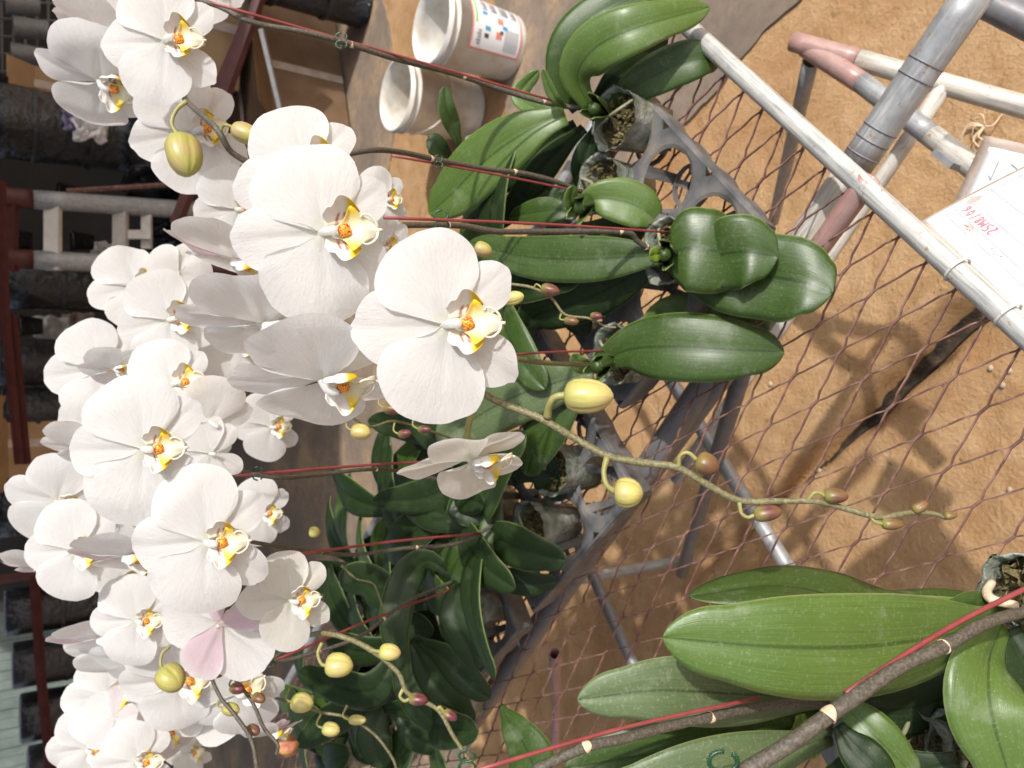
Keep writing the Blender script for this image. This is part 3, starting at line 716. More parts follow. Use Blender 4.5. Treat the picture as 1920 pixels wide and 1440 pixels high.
# --- plant 1 (top of the picture, nearest the bench corner)
c = Z(1150, 222, .90); P1 = orchid(c, 'potted orchid at the upper edge of the bench with broad glossy arching leaves')
crown(P1, P(1140,215,0.955), P(1112,203,0.895))
leaf(P1, pts([(1108, 205, .93), (1082, 145, .90), (1118, 88, .87), (1205, 48, .85), (1330, 14, .87)]), .060, M['leaf_light'], camn(.12, .10), .20)
leaf(P1, pts([(1085, 205, .94), (1058, 150, .92), (1080, 70, .90), (1160, 8, .89), (1270, -30, .90)]), .060, M['leaf'], camn(-.1, .0), .16)
leaf(P1, pts([(1112, 190, .95), (1150, 150, .93), (1200, 110, .93), (1252, 72, .95)]), .036, M['leaf_shaded'], camn(.3, .3), .2)
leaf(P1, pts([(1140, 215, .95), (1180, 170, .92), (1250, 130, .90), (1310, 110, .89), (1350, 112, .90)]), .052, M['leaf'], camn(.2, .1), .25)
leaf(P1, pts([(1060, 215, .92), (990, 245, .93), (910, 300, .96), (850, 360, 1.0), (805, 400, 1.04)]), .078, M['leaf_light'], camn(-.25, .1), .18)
leaf(P1, pts([(1080, 235, .97), (1010, 275, 1.0), (940, 330, 1.04), (870, 410, 1.08)]), .050, M['leaf_shaded'], camn(-.3, .4), .2)
leaf(P1, pts([(1095, 240, .96), (1040, 290, .99), (985, 360, 1.02), (930, 430, 1.06)]), .040, M['leaf_shaded'], camn(0, .4), .2)
leaf(P1, pts([(1118, 235, .96), (1105, 270, .97), (1090, 310, .98), (1088, 352, 1.0)]), .030, M['leaf_shaded'], camn(.1, .2), .15)
leaf(P1, pts([(1060, 200, .92), (1045, 190, .90), (1030, 165, .89), (1018, 130, .88)]), .013, M['leaf_light'], camn(-.3, .2), .3)
leaf(P1, pts([(1050, 215, 1.0), (1000, 200, 1.02), (975, 175, 1.04), (1010, 132, 1.03)]), .028, M['leaf_light'], camn(.2, .3), .2)
stem(P1, pts([(1100, 205, .93), (1020, 192, .92), (940, 168, .90), (850, 138, .86), (740, 110, .80), (640, 78, .76), (560, 58, .74), (500, 48, .73), (455, 35, .72), (410, 12, .72), (340, -10, .72)]), [.0030, .0030, .0028, .0026, .0026, .0024], 'stem', 80, (.10, .28, .48))
stake(P1, P(1040, 190, .90), P(395, 5, .70), .0017)
clip(P1, P(640, 76, .745), .006)
flower(P1, 312, 78, 120, .0575, (-1, .03), (.12, .05), dpt=.66)
flower(P1, 188, 152, 112, .0575, (-.82, -.58), (.12, .80), cup=.03)
flower(P1, 205, 72, 112, .0575, (-.85, -.55), (-.22, .92), sep='petal_blush')
flower(P1, 375, -55, 100, .0575, (-1, .1), (.2, .1))
flower(P1, 225, -40, 105, .056, (-1, .1), (.2, .2), dpt=.80)

# --- plant 2
c = Z(1120, 345, .895); P2 = orchid(c, 'potted orchid beside the far corner plant with short sunlit oval leaf and bud-bearing spike')
crown(P2, P(1110,370,0.95), P(1086,392,0.885))
leaf(P2, pts([(1085, 385, .92), (1120, 372, .905), (1170, 378, .90), (1210, 395, .90), (1234, 415, .91)]), .056, M['leaf_light'], camn(.25, .15), .3)
leaf(P2, pts([(1090, 425, .94), (1130, 432, .93), (1170, 440, .93), (1210, 430, .93)]), .04, M['leaf'], camn(.1, .5), .2)
leaf(P2, pts([(1080, 405, .94), (1040, 395, .95), (1000, 398, .97), (955, 408, 1.0)]), .036, M['leaf'], camn(-.2, .0), .25)
leaf(P2, pts([(1080, 400, .92), (1072, 385, .90), (1070, 368, .89), (1075, 348, .88)]), .020, M['leaf_light'], camn(.3, .2), .35)
leaf(P2, pts([(1050, 395, .95), (1040, 380, .96), (1045, 360, .97), (1070, 345, .97)]), .016, M['leaf_shaded'], camn(-.3, .2), .3)
leaf(P2, pts([(1060, 375, 1.0), (1000, 345, 1.03), (950, 345, 1.06)]), .035, M['leaf_shaded'], camn(0, .0), .2)
stem(P2, pts([(1090, 360, .94), (1040, 340, .91), (980, 325, .88), (900, 315, .84), (820, 300, .79), (750, 285, .74), (690, 282, .70), (600, 300, .67), (520, 320, .65), (440, 290, .63), (405, 240, .62), (350, 190, .665), (345, 172, .74), (340, 150, .80)]), [.0031, .0030, .0028, .0028, .0026, .0024, .0022], 'stem', 90, (.17, .32))
stake(P2, P(1100, 362, .93), P(735, 292, .76), .0016)
clip(P2, P(822, 303, .785), .005)
flower(P2, 365, 248, 116, .0575, (-1, .22), (.3, .12), dpt=.74)
bud(P2, P(338, 258, .615), P(352, 326, .605), .0135, 'bud_green', ped=pts([(350, 190, .62), (332, 205, .617), (322, 232, .615)]))
bud(P2, P(437, 240, .612), P(487, 262, .61), .0078, 'bud_green', ped=pts([(412, 252, .62), (418, 236, .617), (428, 235, .614)]), pr=.0012)

# --- plant 3
c = Z(1250, 470, .905); P3 = orchid(c, 'potted orchid at the bench edge with round overlapping leaves pointing to the pipe')
crown(P3, P(1262,474,0.86), P(1245,478,0.8))
leaf(P3, pts([(1255, 470, .815), (1290, 466, .80), (1330, 470, .795), (1370, 472, .80), (1398, 470, .81)]), .094, M['leaf'], camn(.12, .02), .12, prof=[.5, .8, .95, 1, 1, 1, .98, .9, .8, .6, .1])
leaf(P3, pts([(1290, 478, .815), (1340, 478, .80), (1400, 472, .775), (1458, 482, .77)]), .080, M['leaf'], camn(.3, .1), .25)
leaf(P3, pts([(1300, 502, .84), (1380, 512, .805), (1450, 520, .785), (1510, 530, .765), (1560, 550, .755)]), .094, M['leaf'], camn(.3, .15), .16, prof=[.6, .8, .95, 1, 1, 1, 1, .94, .80, .55, .1])
leaf(P3, pts([(1255, 478, .84), (1180, 482, .86), (1080, 486, .89), (980, 480, .93), (880, 455, .98)]), .058, M['leaf'], camn(-.2, .02), .2)
leaf(P3, pts([(1245, 485, .86), (1180, 520, .88), (1100, 560, .92), (1010, 590, .97), (985, 615, 1.0)]), .062, M['leaf_shaded'], camn(-.2, .5), .2)
leaf(P3, pts([(1230, 490, .88), (1150, 505, .92), (1060, 540, .96), (1100, 630, .98)]), .06, M['leaf_shaded'], camn(-.1, .2), .2)
leaf(P3, pts([(1245, 475, .82), (1235, 476, .80), (1225, 478, .795), (1218, 480, .79)]), .016, M['leaf_yellow'], camn(0, .2), .3)
stem(P3, pts([(1222, 470, .85), (1195, 452, .84), (1180, 437, .83), (1130, 434, .81), (1080, 434, .785), (1000, 434, .75), (930, 434, .71), (870, 424, .68), (800, 422, .64), (735, 424, .61), (650, 440, .58), (560, 450, .56), (480, 420, .55)]), [.0031, .0030, .0029, .0027, .0025, .0023], 'stem', 90, (.03, .20, .62))
stake(P3, P(1262, 436, .83), P(720, 408, .59), .0016)
clip(P3, P(828, 412, .635), .0062)
flower(P3, 575, 325, 146, .0575, (-1, .2), (.05, -.1), dpt=.55, cup=-.05)
flower(P3, 720, 375, 62, .0575, (-.9, .1), (.5, .1), dpt=.66)
flower(P3, 715, 465, 74, .0575, (-1, 0), (.4, .2), dpt=.60)
flower(P3, 440, 482, 136, .0575, (-.88, -.46), (-.16, .965), dpt=.68, sep='petal_pink')
flower(P3, 445, 392, 84, .0575, (-1, .1), (.1, .3), dpt=.75)

# --- plant 4, with the two large sunlit flowers
c = Z(1150, 665, .90); P4 = orchid(c, 'potted orchid with the two largest sunlit white flowers and a long drooping tip of buds')
crown(P4, P(1145,672,0.9), P(1118,690,0.865))
leaf(P4, pts([(1125, 680, .90), (1180, 655, .875), (1260, 650, .84), (1370, 655, .82), (1470, 660, .82)]), .080, M['leaf'], camn(.15, -.02), .12)
leaf(P4, pts([(1190, 640, .93), (1240, 590, .92), (1320, 585, .88), (1400, 600, .86), (1440, 622, .85)]), .05, M['leaf_light'], camn(.2, .0), .2)
leaf(P4, pts([(1220, 620, .95), (1260, 580, .94), (1300, 570, .93), (1330, 572, .93)]), .03, M['leaf_shaded'], camn(.2, .0), .2)
leaf(P4, pts([(1112, 692, .91), (1098, 688, .89), (1085, 680, .88), (1074, 664, .875)]), .022, M['leaf_light'], camn(-.1, .3), .4)
leaf(P4, pts([(1110, 695, .93), (1050, 715, .95), (960, 745, .98), (880, 790, 1.02), (820, 830, 1.06)]), .078, M['leaf_dusty'], camn(-.15, .1), .2)
leaf(P4, pts([(1100, 715, .96), (1050, 770, .97), (1010, 830, .99), (985, 890, 1.02)]), .06, M['leaf'], camn(-.5, .1), .2)
stem(P4, pts([(1125, 685, .90), (1080, 683, .86), (1020, 680, .80), (960, 672, .74), (880, 665, .68), (800, 650, .62), (700, 600, .56), (660, 560, .53), (690, 540, .505), (760, 600, .50), (850, 690, .49), (920, 746, .485), (1010, 783, .48), (1075, 820, .478), (1140, 855, .475), (1210, 868, .473), (1268, 876, .47), (1320, 905, .468), (1385, 938, .466), (1460, 940, .465), (1530, 940, .463), (1590, 955, .462), (1650, 970, .46), (1700, 962, .46), (1745, 962, .46), (1775, 972, .46)]),
     [.0028, .0028, .0027, .0026, .0025, .0025, .0024, .0024, .0024, .0023, .0021, .0020, .0019, .0016, .0012], 'stem_green', 200, (.12,))
stake(P4, P(1140, 658, .90), P(880, 672, .69), .0015)
C_ = flower(P4, 838, 610, 182, .0575, (-1, .03), (.02, -.04), cup=-.03, label='flower facing the camera in full sun, in front of all the others')
flower(P4, 607, 437, 172, .0575, (-1, .06), (.16, .03), cup=-.05, pet=(1.0, 1.0), label='largest flower above the front one, in full sun')
flower(P4, 606, 712, 172, .0575, (-1, -.2), (.16, .82), dpt=.50, cup=-.02)
flower(P4, 494, 604, 160, .0575, (-.92, -.40), (.04, .91), dpt=.57, cup=-.02)
flower(P4, 884, 862, 140, .050, (-1, .12), (.18, .86), kind='petal_cream', dpt=.485, cup=.10, seed=3.3, pw=.72, label='half open creamy flower seen from the side below the front flower')
b = MB(); b.tube(pts([(900, 722, .49), (890, 760, .487), (878, 800, .49), (876, 850, .50)]), .0021, 9, seg=12); b.build('pedicel', M['pedicel'], P4)
bud(P4, P(1058, 741, .468), P(1147, 743, .462), .0102, 'bud', ped=pts([(1026, 782, .478), (1030, 760, .472), (1040, 745, .469)]), pr=.0021)
bud(P4, P(1152, 922, .468), P(1204, 926, .464), .0088, 'bud', ped=pts([(1138, 858, .474), (1132, 885, .47), (1138, 910, .468)]), pr=.0016)
bud(P4, P(1305, 862, .466), P(1346, 880, .463), .0066, 'bud_purple', ped=pts([(1272, 876, .469), (1275, 855, .467), (1290, 849, .466)]), pr=.0012)
bud(P4, P(1413, 966, .464), P(1456, 960, .462), .0049, 'bud_purple', ped=pts([(1386, 942, .465), (1390, 962, .464), (1402, 970, .464)]), pr=.0011)
bud(P4, P(1545, 930, .461), P(1582, 930, .459), .0045, 'bud_purple', ped=pts([(1515, 938, .463), (1525, 925, .461), (1536, 924, .461)]), pr=.0011)
bud(P4, P(1653, 982, .459), P(1686, 983, .458), .0036, 'bud_purple', ped=pts([(1630, 966, .461), (1640, 978, .459)]), pr=.0010)
bud(P4, P(1712, 958, .459), P(1735, 945, .458), .0030, 'bud_purple'); bud(P4, P(1770, 968, .459), P(1790, 966, .458), .0024, 'bud_purple')
# small spike tip with buds behind the front flower
P3b = P3
stem(P3b, pts([(850, 470, .66), (890, 500, .67), (935, 530, .68), (960, 533, .68), (1000, 540, .68), (1035, 560, .68), (1060, 590, .68), (1105, 597, .68), (1135, 612, .68), (1155, 614, .68)]), [.0016, .0014, .0012, .0009], 'stem_green', 60)
bud(P3b, P(945, 562, .675), P(975, 556, .67), .0060, 'bud', ped=pts([(935, 532, .68), (928, 550, .677), (935, 562, .675)]), pr=.0009)
bud(P3b, P(1015, 540, .675), P(1042, 546, .67), .0052, 'bud_purple', ped=pts([(1000, 542, .68), (1006, 533, .677)]), pr=.0008)
bud(P3b, P(1058, 600, .675), P(1080, 603, .67), .0036, 'bud_purple', ped=pts([(1052, 588, .68), (1050, 598, .677)]), pr=.0007)
bud(P3b, P(1108, 592, .675), P(1125, 593, .67), .0034, 'bud_purple')
bud(P3b, P(890, 462, .63), P(916, 472, .63), .006, 'bud_green')

# --- plants 5 to 9: the shaded middle of the bench, with the flower mass on the left
def fan_plant(o, c, specs, mats=('leaf_shaded', 'leaf_shaded', 'leaf')):
    rnd = random.Random(int(abs(c.x) * 1e4))
    for i, (az, L, w_, el) in enumerate(specs):
        d = V((math.cos(R(az)), math.sin(R(az)), 0)); p = c + V((0, 0, .012)) + d * .004; q = []
        for k in range(5):
            f = k / 4; q.append(p + d * L * f * math.cos(R(el) * (1 - f * .6)) + V((0, 0, L * (math.sin(R(el)) * f - .55 * f * f))))
        leaf(o, q, w_, M[mats[i % len(mats)]], None, .22, twist=rnd.uniform(-.3, .3), wave=.08)
SP = lambda k: [(a + k * 37, l, w_, e) for a, l, w_, e in ((10, .17, .06, 35), (75, .20, .065, 50), (140, .17, .058, 30), (200, .20, .062, 45), (262, .15, .055, 25), (320, .18, .06, 40))]
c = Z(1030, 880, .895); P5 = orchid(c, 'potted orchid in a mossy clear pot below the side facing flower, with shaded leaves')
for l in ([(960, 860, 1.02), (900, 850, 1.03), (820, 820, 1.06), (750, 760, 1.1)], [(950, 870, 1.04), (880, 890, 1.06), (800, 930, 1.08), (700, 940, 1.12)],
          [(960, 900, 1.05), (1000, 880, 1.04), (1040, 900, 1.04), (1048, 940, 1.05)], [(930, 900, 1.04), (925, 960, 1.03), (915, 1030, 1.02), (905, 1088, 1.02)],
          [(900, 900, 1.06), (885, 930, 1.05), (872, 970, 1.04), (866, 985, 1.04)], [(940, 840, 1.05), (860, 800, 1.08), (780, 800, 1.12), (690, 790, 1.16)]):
    leaf(P5, pts(l), .058 if len(l) == 4 and l[1][0] != 925 else .034, M['leaf_shaded' if l[1][0] != 925 else 'leaf'], camn(-.2, .2), .2)
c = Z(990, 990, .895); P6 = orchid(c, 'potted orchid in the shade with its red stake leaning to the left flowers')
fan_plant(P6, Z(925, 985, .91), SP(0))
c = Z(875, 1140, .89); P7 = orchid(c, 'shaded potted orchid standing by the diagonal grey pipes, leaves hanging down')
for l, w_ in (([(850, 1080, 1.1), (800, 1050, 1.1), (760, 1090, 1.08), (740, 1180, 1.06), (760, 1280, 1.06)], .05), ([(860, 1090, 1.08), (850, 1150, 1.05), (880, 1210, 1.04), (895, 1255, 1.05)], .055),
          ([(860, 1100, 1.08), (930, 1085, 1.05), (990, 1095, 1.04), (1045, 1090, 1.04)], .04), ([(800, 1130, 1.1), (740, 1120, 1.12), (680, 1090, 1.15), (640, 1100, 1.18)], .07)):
    leaf(P7, pts(l), w_, M['leaf_shaded'], camn(-.1, .2), .2)
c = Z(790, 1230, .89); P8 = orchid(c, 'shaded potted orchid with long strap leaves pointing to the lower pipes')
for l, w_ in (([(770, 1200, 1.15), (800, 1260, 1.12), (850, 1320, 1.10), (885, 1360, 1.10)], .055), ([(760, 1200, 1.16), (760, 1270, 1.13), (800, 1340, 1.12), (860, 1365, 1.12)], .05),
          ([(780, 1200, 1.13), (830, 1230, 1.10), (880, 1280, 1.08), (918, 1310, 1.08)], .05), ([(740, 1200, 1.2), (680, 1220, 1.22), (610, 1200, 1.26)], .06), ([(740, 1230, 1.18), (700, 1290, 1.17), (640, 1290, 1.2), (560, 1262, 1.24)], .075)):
    leaf(P8, pts(l), w_, M['leaf_shaded'], camn(0, .2), .2)
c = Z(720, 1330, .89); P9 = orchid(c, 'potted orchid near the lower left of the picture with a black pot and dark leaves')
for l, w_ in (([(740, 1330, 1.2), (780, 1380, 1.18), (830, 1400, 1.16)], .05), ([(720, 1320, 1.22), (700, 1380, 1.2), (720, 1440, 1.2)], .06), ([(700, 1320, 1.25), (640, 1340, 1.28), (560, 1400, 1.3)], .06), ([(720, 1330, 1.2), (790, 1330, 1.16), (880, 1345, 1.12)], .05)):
    leaf(P9, pts(l), w_, M['leaf_shaded'], camn(0, .1), .2)
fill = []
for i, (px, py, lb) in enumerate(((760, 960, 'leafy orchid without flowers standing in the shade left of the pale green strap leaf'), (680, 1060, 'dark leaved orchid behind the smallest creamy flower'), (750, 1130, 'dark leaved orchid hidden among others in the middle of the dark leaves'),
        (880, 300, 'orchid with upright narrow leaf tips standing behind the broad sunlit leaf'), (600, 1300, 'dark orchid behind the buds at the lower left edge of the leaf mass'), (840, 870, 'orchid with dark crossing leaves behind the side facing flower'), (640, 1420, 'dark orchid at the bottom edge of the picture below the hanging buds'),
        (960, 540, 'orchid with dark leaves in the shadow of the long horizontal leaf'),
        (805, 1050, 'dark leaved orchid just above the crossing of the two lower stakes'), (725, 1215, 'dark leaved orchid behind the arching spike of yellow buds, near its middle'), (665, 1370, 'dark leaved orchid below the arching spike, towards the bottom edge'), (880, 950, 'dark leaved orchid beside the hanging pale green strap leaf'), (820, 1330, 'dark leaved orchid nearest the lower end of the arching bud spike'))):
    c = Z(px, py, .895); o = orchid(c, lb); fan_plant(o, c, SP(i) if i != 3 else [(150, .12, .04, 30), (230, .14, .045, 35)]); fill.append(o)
o = fill[3]
leaf(o, pts([(862, 275, 1.2), (850, 240, 1.18), (838, 205, 1.16), (833, 163, 1.15)]), .030, M['leaf'], camn(.2, 0), .3)
leaf(o, pts([(850, 300, 1.2), (830, 285, 1.18), (812, 268, 1.17), (800, 265, 1.17)]), .036, M['leaf_shaded'], camn(.2, 0), .3)
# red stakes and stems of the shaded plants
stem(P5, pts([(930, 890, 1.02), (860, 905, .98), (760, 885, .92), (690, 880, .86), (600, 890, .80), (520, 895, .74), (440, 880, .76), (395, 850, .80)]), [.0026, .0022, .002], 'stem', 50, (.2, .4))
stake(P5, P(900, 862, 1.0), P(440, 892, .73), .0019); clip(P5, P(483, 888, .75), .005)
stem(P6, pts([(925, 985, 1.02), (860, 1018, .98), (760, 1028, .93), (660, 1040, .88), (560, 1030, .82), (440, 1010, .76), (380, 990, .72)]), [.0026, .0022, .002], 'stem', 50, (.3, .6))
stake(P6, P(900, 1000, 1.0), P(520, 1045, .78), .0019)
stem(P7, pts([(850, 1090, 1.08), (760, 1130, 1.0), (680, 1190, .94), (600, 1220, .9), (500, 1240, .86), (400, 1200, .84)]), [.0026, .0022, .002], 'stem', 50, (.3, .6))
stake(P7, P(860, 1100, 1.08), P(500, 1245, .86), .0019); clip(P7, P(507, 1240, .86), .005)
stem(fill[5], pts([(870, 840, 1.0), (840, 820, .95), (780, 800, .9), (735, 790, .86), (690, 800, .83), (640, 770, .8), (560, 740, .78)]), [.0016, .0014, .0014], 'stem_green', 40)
for (bx, by, tx, ty, m_, r_) in ((660, 808, 694, 812, 'bud', .0085), (720, 765, 752, 768, 'bud_purple', .0062), (748, 815, 766, 812, 'bud_purple', .0046), (784, 805, 804, 805, 'bud_purple', .0042)):
    bud(fill[5], P(bx, by, .82), P(tx, ty, .815), r_, m_, ped=pts([(bx - 8, by - 22, .825), (bx - 10, by - 8, .822)]), pr=.0009)
# flowers of plant 5: upper middle group
flower(P5, 255, 538, 84, .0575, (-1, .35), (.35, -.25), cup=.02)
flower(P5, 318, 600, 96, .0575, (-1, .22), (.2, .05), dpt=.76)
flower(P5, 440, 636, 92, .0575, (-1, -.1), (.35, .15), dpt=.80)
flower(P5, 335, 512, 60, .0575, (.3, -.9), (.3, .1), dpt=.95, lipon=False)
flower(P5, 325, 722, 96, .0575, (-1, .25), (.30, -.25), dpt=.72)
flower(P5, 185, 693, 98, .0575, (-1, .15), (.22, .0), dpt=.90)
flower(P5, 215, 690, 62, .0575, (-1, -.35), (.3, .80), dpt=.74)
flower(P5, 508, 800, 66, .0575, (-1, .02), (.3, .1), dpt=1.0)
flower(P5, 200, 775, 86, .0575, (-1, .1), (.3, .1), dpt=.98, lipon=False)
# plant 6: big left flowers
flower(P6, 272, 842, 142, .0575, (-1, .04), (.14, -.03), cup=-.02, label='large flower at the left of the picture, fully open, above the similar lower one')
flower(P6, 148, 835, 70, .0575, (-.95, -.1), (.1, .78), dpt=.8)
flower(P6, 395, 850, 74, .0575, (-1, .1), (.2, .1), dpt=.72, lipon=False)
flower(P6, 395, 790, 90, .0575, (-.8, -.5), (.5, .3), dpt=.72, lipon=False)
flower(P6, 492, 962, 66, .0575, (-1, .0), (.3, .05), dpt=1.0)
flower(P6, 108, 940, 92, .0575, (-1, -.4), (.3, .25), dpt=.85)
flower(P6, 142, 1033, 100, .0575, (-1, .05), (.12, .0), dpt=.78)
flower(P6, 390, 1016, 142, .0575, (-1, .03), (.16, .0), cup=-.02, label='large flower at lower left with a red orange centre, in front of the pink tinged ones')
flower(P6, 235, 1040, 104, .0575, (-1, -.15), (.1, .86), dpt=.66, sep='petal_pink')
flower(P6, 70, 1060, 72, .0575, (-1, -.1), (.1, .88), dpt=.9, sep='petal_pink')
flower(P6, 232, 1085, 60, .0575, (-1, 0), (.3, .1), dpt=.9)
flower(P6, 215, 960, 80, .0575, (-1, 0), (.3, .1), dpt=.9, lipon=False)
# plant 7
flower(P7, 545, 1125, 96, .050, (-1, .05), (.28, .05), kind='petal_cream', dpt=.64, pw=.80, label='smaller creamy flower at the right end of the lower group')
flower(P7, 258, 1163, 88, .0575, (-1, .03), (.16, .02), dpt=.80)
flower(P7, 413, 1168, 118, .0575, (-.55, .95), (.10, -.10), back=True, sep='petal_pink', dpt=.66, lipon=False, label='flower seen from behind showing its pink sepals')
flower(P7, 185, 1195, 90, .0575, (-1, -.2), (.2, .82), dpt=.84, sep='petal_pink')
flower(P7, 200, 1215, 72, .0575, (-1, -.3), (.35, .5), dpt=.88)
flower(P7, 335, 1275, 108, .0575, (-1, .1), (.2, .25), dpt=.84)
flower(P7, 270, 1235, 96, .0575, (-.9, -.2), (.2, .6), dpt=.86)
flower(P7, 445, 1300, 98, .0575, (-.8, .5), (.3, .25), dpt=.86)
bud(P7, P(305, 1258, .70), P(338, 1288, .69), .0120, 'bud_green', ped=pts([(318, 1212, .71), (304, 1225, .705), (301, 1245, .70)]), pr=.0013)
stem(P7, pts([(500, 1240, .86), (570, 1195, .70), (625, 1190, .655), (690, 1215, .65), (745, 1260, .648), (765, 1300, .646), (820, 1330, .644), (850, 1380, .64), (880, 1425, .636)]), [.0018, .0024, .0022, .002, .0018, .0016], 'stem_green', 70)
for (bx, by, tx, ty, m_, r_, q) in ((612, 1248, 660, 1248, 'bud', .0098, [(604, 1205, .65), (596, 1225, .647), (603, 1245, .645)]), (712, 1222, 750, 1225, 'bud', .0068, [(690, 1216, .65), (700, 1220, .648)]),
        (768, 1310, 795, 1312, 'bud_purple', .0050, [(757, 1290, .647), (750, 1305, .645), (758, 1314, .644)]), (832, 1335, 852, 1346, 'bud_purple', .0042, [(820, 1330, .644), (825, 1326, .643)])):
    bud(P7, P(bx, by, .645), P(tx, ty, .642), r_, m_, ped=pts(q), pr=.0014)
clip(P7, P(876, 1428, .63), .0075)
# plant 8
flower(P8, 205, 1305, 84, .0575, (-.9, .1), (.3, -.4), dpt=.95)
flower(P8, 215, 1345, 62, .0575, (-.5, .8), (.2, .3), dpt=.88, back=True, lipon=False, sep='petal_blush')
flower(P8, 165, 1405, 80, .0575, (-1, .05), (.15, .0), dpt=.95)
flower(P8, 258, 1428, 82, .0575, (-1, .05), (.2, .0), dpt=.86)
flower(P8, 305, 1372, 74, .0575, (-1, -.1), (.4, .3), dpt=.92, kind='petal_blush')
flower(P8, 355, 1412, 48, .0575, (-1, .2), (.2, .1), dpt=1.15, kind='petal_cream')
flower(P8, 512, 1372, 62, .05, (-.9, .35), (.25, .84), dpt=.9, sep='petal_pink')
flower(P8, 395, 1310, 80, .0575, (-.7, .7), (.1, .2), dpt=.9, back=True, lipon=False)
stem(P8, pts([(395, 1270, .70), (415, 1310, .695), (440, 1340, .69), (470, 1385, .685), (480, 1430, .68), (485, 1470, .68)]), [.0016, .0018, .002, .0022], 'stem', 40)
stem(P8, pts([(430, 1262, .72), (450, 1285, .715), (475, 1320, .71), (495, 1365, .705), (520, 1395, .70), (518, 1415, .70)]), [.0014, .0017, .0016], 'stem', 40)
for (bx, by, tx, ty, r_, q) in ((420, 1328, 442, 1332, .0058, [(414, 1308, .70), (407, 1322, .698)]), (434, 1290, 452, 1292, .0050, [(436, 1272, .715), (430, 1283, .712)]), (475, 1305, 492, 1312, .0044, [(466, 1300, .713)]), (465, 1365, 482, 1372, .0048, [(458, 1362, .69)]), (400, 1262, 416, 1258, .005, [(395, 1270, .70)])):
    bud(P8, P(bx, by, .70), P(tx, ty, .695), r_, 'bud_purple' if r_ < .0052 else 'bud_green', ped=pts(q), pr=.0009)
# hanging buds between, plant 9
stem(P9, pts([(480, 1300, .98), (540, 1315, .95), (600, 1335, .92), (650, 1345, .91), (700, 1375, .90), (735, 1420, .90), (745, 1450, .9)]), [.0018, .0018, .0014], 'stem_green', 40)
for (bx, by, tx, ty, r_) in ((548, 1318, 586, 1318, .0108), (606, 1366, 636, 1370, .0078), (655, 1350, 680, 1350, .0055)):
    bud(P9, P(bx, by, .9), P(tx, ty, .895), r_, 'bud', ped=pts([(bx - 4, by - 28, .91), (bx - 12, by - 8, .905)]), pr=.0011)
stem(P9, pts([(640, 1060, .95), (668, 1085, .95), (700, 1095, .95), (715, 1130, .95), (727, 1150, .95)]), [.0016, .0012, .0009], 'stem_green', 30)
b = MB(); b.lathe(P(543, 1398, .95), [(.001, -.012), (.010, -.006), (.013, .003), (.008, .012), (.001, .016)], 18, mod=lambda th, h, i: 1 + .3 * math.sin(3 * th + i)); b.build('withered_flower', M['decay'], P9)
bud(P9, P(580, 998, 1.0), P(600, 998, 1.0), .007, 'bud')
leaf(P9, pts([(1005, 1450, .62), (985, 1400, .64), (955, 1355, .66), (940, 1325, .68)]), .042, M['leaf'], camn(.1, .1), .15, prof=[1, 1, 1, .95, .85, .75, .65, .5, .35, .2, .05])

# --- the nearest plants, lower right
c = Z(1930, 1130, .905); N1 = orchid(c, 'nearest potted orchid with the largest leaf, its thick stem crossing the lower right corner', .034); NEAR.append(N1)
leaf(N1, pts([(1870, 1165, .555), (1780, 1190, .52), (1620, 1212, .49), (1440, 1212, .475), (1243, 1195, .48)]), .066, M['leaf_light'], camn(.1, -.06), .12)
leaf(N1, pts([(1860, 1150, .585), (1770, 1155, .57), (1670, 1150, .555), (1570, 1118, .545), (1450, 1098, .54), (1293, 1118, .54)]), .050, M['leaf'], camn(-.1, -.70), .25, twist=.45)
leaf(N1, pts([(1880, 1152, .59), (1800, 1150, .585), (1700, 1146, .575), (1600, 1122, .57)]), .030, M['leaf_yellow'], camn(0, .35), .2)
leaf(N1, pts([(1880, 1135, .60), (1800, 1128, .59), (1700, 1132, .58), (1600, 1130, .58)]), .026, M['leaf'], camn(.1, -.8), .2)
leaf(N1, pts([(1890, 1150, .57), (1860, 1140, .56), (1820, 1138, .555), (1770, 1146, .55)]), .022, M['leaf'], camn(.1, -.3), .2)
leaf(N1, pts([(1880, 1170, .55), (1855, 1240, .52), (1860, 1340, .50), (1900, 1480, .50)]), .058, M['leaf_light'], camn(-.15, .12), .25)
leaf(N1, pts([(1890, 1180, .56), (1930, 1250, .55), (1990, 1330, .55)]), .05, M['leaf_shaded'], camn(.1, .12), .25)
leaf(N1, pts([(1870, 1180, .60), (1780, 1300, .62), (1660, 1330, .62), (1540, 1300, .63)]), .058, M['leaf_shaded'], camn(0, .3), .2)
stem(N1, pts([(1905, 1160, .56), (1960, 1140, .52), (1900, 1152, .49), (1840, 1172, .47), (1770, 1212, .455), (1680, 1255, .44), (1570, 1330, .425), (1480, 1395, .415), (1390, 1450, .41)]), [.0033, .0034, .0036, .0038, .0039, .0041, .0043, .0044], 'stem', 110, (.50, .77))
stake(N1, P(1960, 1085, .50), P(1585, 1300, .43), .0021)
clip(N1, P(1356, 1447, .405), .0085)
stem(N1, pts([(1860, 1092, .57), (1850, 1110, .56), (1862, 1125, .55), (1905, 1135, .55)]), [.003, .0035, .003], 'bract', 16, name='root')
c = Z(1690, 1390, .90); N2 = orchid(c, 'near potted orchid below the largest leaf, two light leaves crossing it', .034); NEAR.append(N2)
leaf(N2, pts([(1560, 1310, .66), (1470, 1305, .60), (1360, 1300, .56), (1230, 1295, .54), (1083, 1312, .54)]), .050, M['leaf_dusty'], camn(.05, -.08), .12)
leaf(N2, pts([(1560, 1340, .66), (1440, 1375, .62), (1280, 1405, .60), (1060, 1440, .60)]), .064, M['leaf'], camn(0, -.1), .12)
